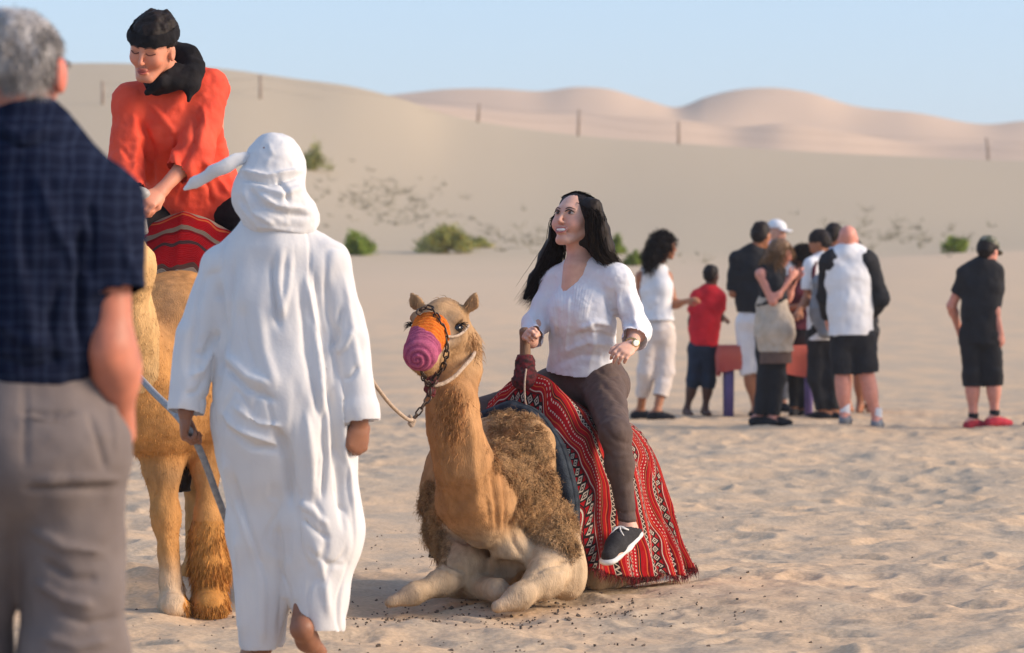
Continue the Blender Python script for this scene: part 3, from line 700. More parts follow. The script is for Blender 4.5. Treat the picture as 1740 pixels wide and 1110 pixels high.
MC = np.where(((bound > .5) & gr)[:, None], mag, MC); MC = np.where(((bound <= .5) & gr)[:, None], A(.70, .13, .01), MC)
MC = MC * (1 + .16 * fbm(MV / .012, 2, 3))[:, None]
put('muzzle_cover', MV, MQ, mat('crochet_yarn', (.85, .85, .85), (1.1, 1.1, 1.1), 200, .9, .8, 320, attr=True), None, 'crocheted orange and pink muzzle cover on the kneeling camel', 'muzzle cover', col=MC)
# halter chain: single links
def link_mesh(name, ln=.034, w=.019, r=.0036):
    c = [(math.cos(a) * w / 2, 0, math.sin(a) * w / 2 + math.copysign((ln - w) / 2, math.sin(a))) for a in np.linspace(0, 2 * math.pi, 17)[:-1] + .01]; c = np.array(c); V = []
    m, n = 16, 6; T = np.roll(c, -1, 0) - np.roll(c, 1, 0); T /= np.linalg.norm(T, axis=1, keepdims=True)
    for i in range(m):
        x = np.cross(T[i], A(0, 1, 0))
        for j in range(n): a = 2 * math.pi * j / n; V.append(c[i] + r * (math.cos(a) * x + math.sin(a) * A(0, 1, 0)))
    Q = np.array([[i * n + j, i * n + (j + 1) % n, (i + 1) % m * n + (j + 1) % n, (i + 1) % m * n + j] for i in range(m) for j in range(n)])
    me = raw_mesh(name, np.array(V), Q); me.materials.append(M_STEEL); return me
LINK = link_mesh('link')
def chain(root, path, pitch=.026):
    p = spline(path, 200); al = np.concatenate([[0], np.cumsum(np.linalg.norm(np.diff(p, axis=0), axis=1))]); n = max(2, int(al[-1] / pitch)); rl = rootloc(root)
    for i in range(n):
        a = (i + .5) * al[-1] / n; c = A(*[np.interp(a, al, p[:, k]) for k in range(3)]); c2 = A(*[np.interp(a + .004, al, p[:, k]) for k in range(3)])
        o = bpy.data.objects.new('link', LINK); COL.objects.link(o); o.parent = root; o.location = tuple(c - rl)
        q = Vector(c2 - c).to_track_quat('Z', 'Y'); o.rotation_mode = 'QUATERNION'; o.rotation_quaternion = q @ Matrix.Rotation(math.radians(45 + 90 * (i % 2)), 3, 'Z').to_quaternion()
hal = thing('halter_chain', 'dark rusty chain of links around the muzzle of the kneeling camel', 'chain', at(742, 640, 14.9))
chain(hal, [at(710, 533, 14.80), at(720, 524, 14.83), at(733, 524, 14.83), at(742, 538, 14.81), at(752, 556, 14.79), at(759, 580, 14.79), at(758, 604, 14.80), at(752, 625, 14.82), at(741, 642, 14.83), at(731, 655, 14.82)])
chain(hal, [at(717, 632, 14.70), at(721, 644, 14.74), at(729, 654, 14.79)])
chain(hal, [at(730, 660, 14.80), at(728, 676, 14.79), at(716, 694, 14.77), at(706, 708, 14.76), at(700, 713, 14.75)])
S = Sdf(.004, .012); 
for q in ((733, 638), (728, 648), (736, 650), (729, 660), (733, 668)): S.ell(at(q[0], q[1], 14.84), .018)
V, Q = S.run(); V = puff(V, Q, .005, .012, 2); put('knot', V, Q, M_DARKCLOTH, hal)
hr_ = thing('halter_rope', 'pale cord halter looped around the jaw and neck of the kneeling camel', 'halter', at(770, 630, 14.95))
V, fs = tube(spline([at(736, 655, 14.83), at(752, 652, 14.85), at(772, 640, 14.89), at(789, 622, 14.94), at(803, 606, 15.02), at(806, 590, 15.15), at(790, 575, 15.25)], 26), .0085, 8); put('neck_loop', V, fs, M_ROPE, hr_)
V, fs = tube(spline([at(751, 566, 14.79), at(762, 572, 14.80), at(776, 571, 14.85), at(789, 563, 14.92), at(796, 553, 15.0)], 20), .0055, 8); put('cheek_strap', V, fs, M_ROPE, hr_)
# ------------------------------------------------------------------ people
def skin_mat(name): return mat(name, (.93, .90, .90), (1.05, 1.04, 1.04), 30, .5, .08, 300, attr=True, sss=.12, spec=.35)
M_SKIN = skin_mat('skin')
M_WHITE_EYE = mat('eye_white', (.42, .38, .36), rough=.3); M_IRIS = mat('iris', (.05, .035, .03), rough=.15); M_TEETH = mat('teeth', (.82, .78, .72), rough=.25)
M_STRAND = mat('black_hair_strands', (.008, .006, .005), (.020, .013, .010), 70, .7, spec=.06)
M_HAIRB = mat('black_hair', (.010, .007, .006), (.022, .014, .011), 70, .6, spec=.18)
def head(S, c, R, sc=1., female=False, ears=True, smile=False):
    L = lambda x, y, z: c + R @ (A(x, y, z) * sc)
    S.ell(L(0, -.012, .030), A(.074, .094, .086) * sc, R, .03)
    S.cone(L(0, .028, .0), L(0, .044 if female else .046, -.070 if female else -.078), (.060 if female else .062) * sc, (.028 if female else .042) * sc, .03)
    S.ell(L(0, .066, -.090 if female else -.100), A(.016, .015, .012) * sc, R, .02)
    for s in (-1, 1):
        S.cone(L(s * .046, .0, -.045), L(s * .020, .058, -.095), (.020 if female else .024) * sc, .014 * sc, .03)      # jaw line
        S.ell(L(s * .036, .056, -.024), A(.024, .024, .022) * sc, R, .035)                        # cheek
        if smile: S.ell(L(s * .032, .066, -.034), A(.018, .016, .015) * sc, R, .03)
        S.ell(L(s * .031, .098, .012), A(.017, .013, .009) * sc, R, .014, op=1)                  # eye socket
        if ears:
            S.ell(L(s * .078, -.010, -.008), A(.009, .020, .031) * sc, R, .008); S.ell(L(s * .088, -.005, -.006), A(.006, .010, .016) * sc, R, .006, op=1)
    S.ell(L(0, .076, .030), A(.045, .015, .012) * sc, R, .02)
    S.cone(L(0, .088, .014), L(0, .108, -.026), .0070 * sc, .0085 * sc, .010); S.ell(L(0, .095, -.030), A(.0145, .010, .007) * sc, R, .008)
    S.ell(L(0, .086, -.055), A(.024 if not smile else .030, .010, .007) * sc, R, .008); S.ell(L(0, .083, -.068), A(.021 if not smile else .026, .010, .008) * sc, R, .008)
    if smile: S.ell(L(0, .100, -.0600), A(.028, .020, .0085) * sc, R, .005, op=1)
    return L
def face(L, R, sc, root, brow=M_HAIRB, smile=False, lip=(.48, .17, .16), shut=False):
    for s in (-1, 1):
        if shut:
            V, fs = tube(spline([L(s * .014, .090, .008), L(s * .030, .0915, .004), L(s * .048, .078, .009)], 8), .0022 * sc, 5); put('eyelid', V, fs, mat('lashes', (.10, .03, .02)), root)
            V, fs = tube(spline([L(s * .012, .097, .028), L(s * .030, .095, .034), L(s * .050, .078, .028)], 9), .0025 * sc, 5); put('eyebrow', V, fs, mat('brow', (.12, .05, .03)), root)
            continue
        E = Sdf(.0022, .002); E.ell(L(s * .030, .078, .012), A(.0150, .0130, .0066) * sc, R); V, Q = E.run(); e = put('eye', V, Q, M_WHITE_EYE, root)
        E = Sdf(.0018, .001); E.ell(L(s * .029 - .002, .0895, .012), A(.0072, .0028, .0066) * sc, R); V, Q = E.run(); put('iris', V, Q, M_IRIS, e)
        V, fs = tube(spline([L(s * .012, .096, .0145), L(s * .030, .0955, .0225), L(s * .050, .080, .0145)], 8), np.array([.001, .0022, .0026, .0028, .0028, .0026, .002, .001]) * sc, 5); put('eyelid', V, fs, M_BLACK, e)
        V, fs = tube(spline([L(s * .013, .098, .027), L(s * .030, .095, .033), L(s * .050, .080, .028)], 9), np.array([.001, .0015, .0018, .0018, .0016, .0014, .0012, .001, .0006]) * sc, 5); V = V - R[:, 1] * .0025; put('eyebrow', V, fs, brow, root)
    w = .036 if smile else .023; lm = mat('lips', lip, rough=.4)
    for zz, rr in ((-.0505, .0026), (-.0695 if smile else -.066, .0032)):
        dz = .013 if smile else 0.
        V, fs = tube(spline([L(-w, .078, -.056 + dz), L(-w * .5, .093, zz), L(0, .0985, zz - .002), L(w * .5, .093, zz), L(w, .078, -.056 + dz)], 15), rr * sc * np.sin(np.linspace(.25, math.pi - .25, 15)), 6); put('lip', V, fs, lm, root)
    if smile:
        V, fs = tube(spline([L(-w * .66, .081, -.056), L(-w * .42, .090, -.0585), L(0, .0945, -.060), L(w * .42, .090, -.0585), L(w * .66, .081, -.056)], 13), (.0066 if not shut else .0045) * sc * np.sin(np.linspace(.5, math.pi - .5, 13)), 8); V = V - R[:, 1] * .003; put('teeth', V, fs, M_TEETH, root)
def hand(S, w, d, n, thumb=1, curl=(.5, .6, .4), sc=1., spread=.06, thumb_in=.3, k=.006):
    """palm, four fingers and a thumb: w wrist, d towards the knuckles, n the way the palm faces"""
    d = norm(d); n = norm(n - d * (n @ d)); x = np.cross(d, n) * thumb; R = np.stack([x, d, n], 1)
    L = lambda a, b, c: w + R @ (A(a, b, c) * sc)
    S.cone(L(0, -.01, 0), L(0, .03, 0), .026 * sc, .030 * sc, .015, flat=(n, .62)); S.ell(L(0, .055, 0), A(.041, .044, .0155) * sc, R, .012)
    for i, (bx, ln) in enumerate(((.030, .074), (.010, .082), (-.010, .076), (-.029, .060))):
        p = L(bx, .086 - .006 * abs(i - 1), 0); a = 0.; r = .0092 * sc; dirx = spread * (1.2 - i)
        for j, fr in enumerate((.44, .31, .25)):
            a += curl[j] * (1 + .08 * i); q = p + R @ (A(dirx * math.cos(a), math.cos(a), math.sin(a)) * ln * fr * sc); S.cone(p, q, r, r * .9, k); p = q; r *= .9
    p0, p1 = L(.026, .022, .006), L(.052 - .02 * thumb_in, .052, .012 + .014 * thumb_in); p2 = p1 + R @ (A(.5 - 1. * thumb_in, .8, .15 + .5 * thumb_in) * .034 * sc); p3 = p2 + R @ (A(.25 - 1. * thumb_in, .85, .2 + .5 * thumb_in) * .027 * sc)
    S.chain([p0, p1, p2, p3], np.array([.016, .0125, .0105, .0085]) * sc, k * 1.3)
    return L
def torso(S, J, sc, inf=0., female=False, front=None, belly=0., to=None, cap=0, k=.06, hemr=None):
    """trunk from the pelvis to the neck base; inf = how far a garment stands off"""
    up = norm(J['nk'] - J['pv']); r = norm(J['sb'] - J['sa']); n = norm(np.cross(up, r)) if front is None else norm(front)
    ch = J['nk'] + (J['pv'] - J['nk']) * .33; wa = J['nk'] + (J['pv'] - J['nk']) * .66
    cr, wr, pr = (.145, .118, .160) if female else (.160, .142, .152)
    S.cone(J['nk'] - up * .03 * sc, ch, .085 * sc + inf, cr * sc + inf, k, (n, .68)); S.cone(ch, wa, cr * sc + inf, wr * sc + inf, k, (n, .70))
    if belly: S.ell(wa + n * .05 * sc, A(.13, .09, .12) * sc + inf, basis(n), .08)
    if to is None: S.cone(wa, J['pv'], wr * sc + inf, pr * sc + inf, k, (n, .74))
    else: S.cone(wa, to, wr * sc + inf, hemr or (pr * sc + inf), k, (n, .86), cap=cap)
    for s in ('sa', 'sb'):
        S.cone(J['nk'] - up * .015 * sc, J[s], .052 * sc + inf, .060 * sc + inf, k)
    return ch, wa, n
def limbs(S, J, sc, female=False, arms=True, legs=True, k=.03):
    f = .9 if female else 1.
    if arms:
        for s in 'ab':
            S.chain([J['s' + s], J['e' + s], J['w' + s]], np.array([.052, .040, .028]) * sc * f, k); m = J['e' + s] * .75 + J['w' + s] * .25; S.ell(m, .043 * sc * f, None, .03)
    if legs:
        for s in 'ab':
            S.chain([J['h' + s], J['k' + s], J['a' + s]], np.array([.088, .056, .036]) * sc, .04)
            c = J['k' + s] * .7 + J['a' + s] * .3; S.ell(c + norm(A(0, 1, 0)) * .0, A(.055, .058, .10) * sc, basis(norm(A(0, 1, 0))), .05)
            foot(S, J['a' + s], J['t' + s], sc)
def foot(S, a, t, sc=1., inf=0.):
    d = norm((t - a) * A(1, 1, .35)); heel = a - d * .055 * sc - A(0, 0, .042 * sc)
    S.cone(a, heel, .036 * sc + inf, .030 * sc + inf, .03); S.cone(heel, t, .030 * sc + inf, .022 * sc + inf, .03); S.cone(a - A(0, 0, .02 * sc), t + d * -.06 * sc, .036 * sc + inf, .030 * sc + inf, .03)
    S.cone(t - d * .06 * sc, t, .040 * sc + inf, .026 * sc + inf, .02, flat=(A(0, 0, 1), .6))
def skin_col(V, base, L=None, R=None, c=None, sc=1., lips=None):
    C = np.tile(np.asarray(base, float), (len(V), 1))
    if c is not None:
        q = (V - c) @ R / sc; hm = np.linalg.norm(V - c, axis=1) < .16
        for s in (-1, 1): C = mixc(C, np.asarray(base) * A(1.08, .74, .70), hm * .55 * np.exp(-np.linalg.norm((q - A(s * .045, .07, -.026)) / .026, axis=1) ** 2))
        C = mixc(C, np.asarray(base) * A(1.05, .78, .75), hm * .4 * np.exp(-np.linalg.norm((q - A(0, .11, -.026)) / .018, axis=1) ** 2))
        if lips is not None: C = mixc(C, lips, hm * np.exp(-np.linalg.norm((q - A(0, .085, -.0605)) / A(.027, .03, .0085), axis=1) ** 4))
    return C
def strands(name, guides, n, width, spread, matl, root, seed=1, segs=14, wob=.006, ends=(.75, 1.0)):
    """long hair: ribbons following blends of neighbouring guide lines"""
    r = np.random.default_rng(seed); G = np.stack([spline(g, segs + 1) for g in guides]); m = len(G); V = np.zeros((n, (segs + 1) * 2, 3)); off = r.normal(0, 1, (n, 3)); ph = r.uniform(0, 9, (n, 3))
    i = r.uniform(0, m - 1.001, n); j = i.astype(int); f = (i - j)[:, None]; e = r.uniform(*ends, n)
    side0 = r.normal(size=(n, 3))
    for q in range(segs + 1):
        t = q / segs * e; ti = t * segs; a = np.minimum(ti.astype(int), segs - 1); b = (ti - a)[:, None]
        c = (G[j, a] * (1 - b) + G[j, a + 1] * b) * (1 - f) + (G[j + 1, a] * (1 - b) + G[j + 1, a + 1] * b) * f
        tan = (G[j, a + 1] - G[j, a]); sp = np.interp(t, np.linspace(0, 1, len(spread)), spread)[:, None]
        c = c + off * sp + wob * np.sin(ph + 7 * t[:, None]) * np.minimum(1, 3 * t[:, None])
        sd = np.cross(tan, side0); sd /= np.linalg.norm(sd, axis=1, keepdims=True) + 1e-9; w = (width * (1 - .8 * (q / segs) ** 2))
        V[:, 2 * q], V[:, 2 * q + 1] = c - sd * w, c + sd * w
    nv = V.shape[1]; b = (np.arange(n) * nv)[:, None]; Q = np.concatenate([b + np.array([2 * q, 2 * q + 1, 2 * q + 3, 2 * q + 2]) for q in range(segs)])
    return put(name, V.reshape(-1, 3), Q, matl, root, kind='stuff')
M_BLOUSE = mat('white_cotton', (.74, .74, .77), (.80, .80, .82), 12, .8, .12, 120, transl=.12, fold=(9, .55, (1, 1, .7)))
M_LEGGING = mat('brown_grey_leggings', (.080, .052, .042), (.105, .070, .058), 18, .8, .15, 160, fold=(10, .25, (1, 1, 1.4)))
M_CANVAS = mat('black_canvas', (.018, .017, .018), (.03, .028, .03), 90, .85, .2, 250); M_RUBBER = mat('white_rubber', (.72, .70, .67), (.62, .60, .56), 30, .6)
M_GOLD = mat('gold', (.75, .5, .2), rough=.25); M_GOLD.node_tree.nodes['Principled BSDF'].inputs['Metallic'].default_value = 1
# --- the woman in white on the kneeling camel
def rider_white():
    J = dict(pv=at(1003, 648, 16.03), nk=at(990, 456, 15.96), sa=at(944, 478, 16.06), sb=at(1050, 474, 15.86), ea=at(909, 552, 15.98), wa=at(905, 582, 15.82),
             eb=at(1083, 562, 15.84), wb=at(1073, 588, 15.66), ha=at(965, 655, 16.12), hb=at(1026, 662, 15.90), ka=at(822, 708, 15.92), kb=at(1046, 738, 15.46), aa=at(835, 880, 16.05), ab=at(1067, 898, 15.47), ta=at(800, 930, 15.9), tb=at(1034, 948, 15.29))
    root = thing('person', 'smiling woman in white blouse and brown leggings riding the kneeling camel', 'person', (J['pv'][0], J['pv'][1], J['pv'][2] - .1))
    sc = 1.03; front = KH; hc = at(977, 377, 15.93); R = basis(A(-.56, -.79, .27), A(.05, .08, 1))
    S = Sdf(.0042, .02); L = head(S, hc, R, sc, True, smile=True)
    torso(S, J, .86, 0, True, front); S.chain([J['nk'] + A(0, 0, -.03), L(0, -.018, -.05)], [.052, .047], .03); limbs(S, J, .92, True, legs=False); S.chain([J['kb'], J['ab']], [.04, .030], .03); S.chain([J['ka'], J['aa']], [.04, .03], .03); foot(S, J['ab'], J['tb'], .9); foot(S, J['aa'], J['ta'], .9)
    S.cone(at(979, 455, 15.915), at(966, 505, 15.905), .052, .036, .03)
    # the hand on the pommel and the hand resting in front of the hip
    hand(S, at(903, 580, 15.80), at(893, 558, 15.72) - at(903, 580, 15.80), A(.6, -.1, -.6), 1, (1.0, 1.1, .7), .84, .04, .9)
    hand(S, at(1073, 588, 15.66), at(1050, 604, 15.56) - at(1073, 588, 15.66), A(-.35, .45, -.7), -1, (.55, .75, .5), .86, .05, .3)
    V, Q = S.run(); SKIN = A(.64, .37, .27); q = (V - hc) @ R / sc
    C = skin_col(V, SKIN, L, R, hc, sc, A(.20, .04, .035)); put('body', V, Q, M_SKIN, root, col=C)
    face(L, R, sc, root, smile=True)
    # hair
    S = Sdf(.005, .03); S.ell(L(0, -.032, .038), A(.082, .098, .091) * sc, R); S.ell(L(0, -.045, -.03), A(.082, .075, .095) * sc, R)
    S.ell(L(0, .115, -.012), A(.062, .078, .078) * sc, R, .012, op=1); S.cone(L(0, .12, .06), L(0, .06, .078), .03, .012, .012, op=1)
    S.ell(L(0, .06, -.11), A(.055, .07, .06) * sc, R, .01, op=1)
    S.chain([L(.045, .0, .072), at(1006, 354, 15.88), at(1016, 390, 15.88), at(1024, 424, 15.89), at(1036, 444, 15.93)], [.030, .036, .042, .046, .022], .03)
    S.chain([L(.03, -.06, .0), at(1010, 420, 15.98), at(1026, 450, 16.02)], [.06, .055, .03], .03)
    S.chain([L(-.06, .0, .03), at(949, 395, 16.02), at(933, 440, 16.08), at(912, 476, 16.10), at(892, 506, 16.08)], [.035, .034, .040, .030, .010], .03)
    V, Q = S.run(); V = puff(V, Q, .003, .012, 3, 2, (1, 1, .15)); hair = put('hair', V, Q, M_HAIRB, root)
    top = L(.002, .035, .118)
    gr = [[L(.003, .02, .114), L(.066, .0, .085), at(1003, 358, 15.83), at(1007, 392, 15.83), at(1011, 424, 15.82), at(1022, 441, 15.82), at(1036, 445, 15.86)],
          [L(.003, .01, .118), L(.062, .01, .092), at(1014, 360, 15.86), at(1020, 395, 15.86), at(1026, 425, 15.85), at(1040, 446, 15.88), at(1052, 448, 15.92)],
          [L(.004, -.04, .115), L(.06, -.04, .08), at(1020, 370, 15.95), at(1030, 405, 15.95), at(1036, 430, 15.94), at(1044, 448, 15.96), at(1052, 462, 16.0)]]
    strands('hair_strands', gr, 1500, .0016, [.003, .006, .008, .010, .012, .012], M_STRAND, hair, 3)
    gl = [[L(-.003, .02, .114), L(-.066, .0, .085), at(947, 366, 15.95), at(946, 405, 16.0), at(934, 440, 16.03), at(912, 478, 16.05), at(884, 514, 16.05)],
          [L(-.003, .01, .118), L(-.06, .0, .085), at(951, 372, 16.02), at(948, 415, 16.05), at(938, 450, 16.07), at(920, 486, 16.07), at(894, 516, 16.06)],
          [L(-.004, -.03, .116), L(-.06, -.03, .07), at(957, 385, 16.06), at(951, 430, 16.08), at(940, 465, 16.1), at(925, 492, 16.1), at(905, 520, 16.08)]]
    strands('hair_strands', gl, 1700, .0016, [.003, .006, .008, .011, .015, .017, .015], M_STRAND, hair, 4)
    # blouse
    S = Sdf(.005, .03); up = norm(J['nk'] - J['pv']); f = front
    ch, wa_ = at(993, 515, 15.95), at(990, 575, 15.97); hem = at(988, 634, 15.99) 
    S.cone(J['nk'] - up * .035, ch, .082, .130, .06, (f, .76)); S.cone(ch, wa_, .130, .124, .06, (f, .78)); S.cone(wa_, hem, .124, .155, .06, (f, .80), cap=2)
    S.ell(at(960, 535, 15.89), (.055, .045, .065), None, .09); S.ell(at(1004, 538, 15.86), (.055, .045, .065), None, .09)
    for s in ('sa', 'sb'): S.cone(J['nk'] - up * .012, J[s], .056, .062, .05)
    S.chain([J['sa'], J['ea'], J['ea'] * .28 + J['wa'] * .72], [.056, .048, .047], .03, cap=2); S.chain([J['sb'], J['eb'], J['eb'] * .45 + J['wb'] * .55], [.057, .051, .046], .03, cap=2)
    for a, b, t in (('eb', 'wb', .42),): 
        c = J[a] * (1 - t) + J[b] * t; S.cone(c, c + norm(J[b] - J[a]) * .03, .052, .051, .01, cap=2)
    S.chain([at(976, 425, 15.87), at(972, 452, 15.85), at(966, 497, 15.805)], [.054, .030, .004], .006, op=1); S.cone(at(985, 425, 15.95), at(986, 450, 15.94), .055, .054, .01, op=1)
    V, Q = S.run(); V = relax(V, Q, 1)
    V = creases(V, Q, [([(967, 500), (966, 540), (960, 600)], 4, .008), ([(1030, 500), (1040, 530), (1058, 545)], 5, -.010), ([(1050, 500), (1056, 540), (1066, 575)], 5, .010), ([(1042, 490), (1050, 540), (1062, 580)], 4, -.009),
        ([(985, 560), (1010, 548), (1040, 552)], 5, .011), ([(975, 572), (1005, 565), (1045, 575)], 5, -.010), ([(960, 600), (1000, 580), (1048, 590)], 6, .012), ([(945, 620), (985, 603), (1030, 606)], 5, -.009), ([(932, 560), (938, 600), (930, 630)], 5, .009),
        ([(945, 520), (948, 570), (945, 620)], 4, -.007), ([(1000, 540), (1010, 575), (1000, 625)], 5, .008), ([(1020, 560), (1030, 590), (1025, 620)], 5, -.008), ([(915, 520), (920, 560), (925, 590)], 5, -.009), ([(900, 530), (912, 560), (918, 595)], 4, .007),
        ([(1066, 500), (1078, 530), (1080, 560)], 5, .008), ([(1070, 545), (1082, 560), (1092, 570)], 4, -.008)])
    for i in range(7):      # pintucks either side of the opening
        for sx in (-1, 1): V = creases(V, Q, [([(966 + sx * (8 + 5 * i) + (4 if sx > 0 else 0), 478 + 2 * i), (966 + sx * (7 + 4.4 * i), 520), (965 + sx * (6 + 4 * i), 545)], 1.6, .0028)])
    V = puff(V, Q, .0055, .055, 8, 3); bl = put('blouse', V, Q, M_BLOUSE, root)
    for s in (0, 1):       # rolled cuffs
        pass
    c = at(1066, 517, 15.7)
    # leggings
    S = Sdf(.006, .04); S.cone(at(1000, 612, 16.0), J['pv'], .128, .155, .04, (front, .78)); S.ell(at(1008, 655, 16.02), (.16, .13, .11), basis(front), .05)
    S.chain([J['hb'], J['kb']], [.092, .060], .05); S.chain([J['kb'], J['kb'] * .68 + J['ab'] * .32, J['ab'] + A(0, 0, .02)], [.058, .052, .035], .04, cap=2)
    S.chain([J['ha'], J['ka'], J['aa']], [.108, .070, .045], .05)
    V, Q = S.run(); V = creases(V, Q, [([(1046, 868), (1066, 874), (1084, 868)], 3, -.005), ([(1046, 880), (1066, 885), (1084, 880)], 2.5, .005), ([(1048, 890), (1066, 893), (1082, 889)], 2.5, -.004), ([(1020, 720), (1046, 750), (1075, 755)], 5, -.005),
        ([(1020, 650), (1040, 668), (1058, 690)], 5, -.006), ([(985, 655), (1010, 690), (1022, 730)], 6, .005), ([(1030, 760), (1045, 775), (1070, 772)], 4, .004), ([(1010, 625), (1035, 640), (1052, 640)], 4, -.005)])
    V = puff(V, Q, .0025, .03, 5); put('leggings', V, Q, M_LEGGING, root)
    # sneakers
    for s in 'ab':
        a, t = J['a' + s], J['t' + s]; d = norm(t - a); dh = norm((t - a) * A(1, 1, .62)); heel = a - dh * .045 - A(0, 0, .045)
        S = Sdf(.0045, .02); S.chain([heel + A(0, 0, .028), a * .35 + t * .65 + A(0, 0, .004), t + A(0, 0, .006)], [.042, .040, .030], .02); S.cone(a - A(0, 0, .012), a * .45 + t * .55 + A(0, 0, .016), .042, .034, .02)
        S.half(a - A(0, 0, -.004), norm(A(0, 0, 1) - .2 * d), .09); V, Q = S.run(); sh = put('sneaker', V, Q, M_CANVAS, root)
        S = Sdf(.004, .012); up_ = norm(np.cross(np.cross(dh, A(0, 0, 1)), dh)); S.chain([heel, heel * .5 + t * .5 - up_ * .006, t - up_ * .010], [.047, .046, .040], .01, flat=(up_, .42)); V, Q = S.run(); put('sole', V, Q, M_RUBBER, sh)
        lat = norm(np.cross(dh, up_)); lc = []
        for i in range(4):
            c = a * (.72 - .13 * i) + t * (.28 + .13 * i) + up_ * (.040 - .004 * i); lc.append(tube(spline([c - lat * .03 - up_ * .012, c + up_ * .006 + dh * .006, c + lat * .03 - up_ * .012], 7), .004, 5)); lc.append(tube(spline([c - lat * .03 - up_ * .012, c + up_ * .007 + dh * .02, c + lat * .028 - up_ * .012], 7), .0035, 5))
        for sg in (-1, 1): c = a * .7 + t * .3 + up_ * .046; lc.append(tube(spline([c, c + lat * sg * .02 + dh * .02, c + lat * sg * .03 + dh * .004 - up_ * .01, c], 9), .0035, 5)); lc.append(tube(spline([c, c + lat * sg * .012 + dh * .035, c + lat * sg * .03 + dh * .05 - up_ * .02], 7), .0032, 5))
        V, fs = merge(lc); put('laces', V, fs, M_RUBBER, sh)
    # wrist watch
    w = J['wb'] * .92 + J['eb'] * .08; d = norm(J['wb'] - J['eb']); Rw = basis(d); ring = [w + Rw @ A(.029 * math.cos(a), 0, .029 * math.sin(a)) for a in np.linspace(0, 6.283, 25)]
    wt = thing('wrist_watch', 'gold wrist watch on the left wrist of the woman in white', 'watch', w); V, fs = tube(ring, .0055, 6, flat=.5); put('strap', V, fs, M_GOLD, wt)
    fc = w + A(.012, -.030, .006); S = Sdf(.002, .004); S.cone(fc, fc + A(.003, -.008, .001), .017, .016, .002, cap=3); V, Q = S.run(False); put('watch_case', V, Q, M_GOLD, wt); S = Sdf(.002, .002); S.cone(fc + A(.003, -.008, .001), fc + A(.004, -.0105, .0013), .013, .013, .001, cap=3); V, Q = S.run(False); put('watch_face', V, Q, M_TEETH, wt)
rider_white()
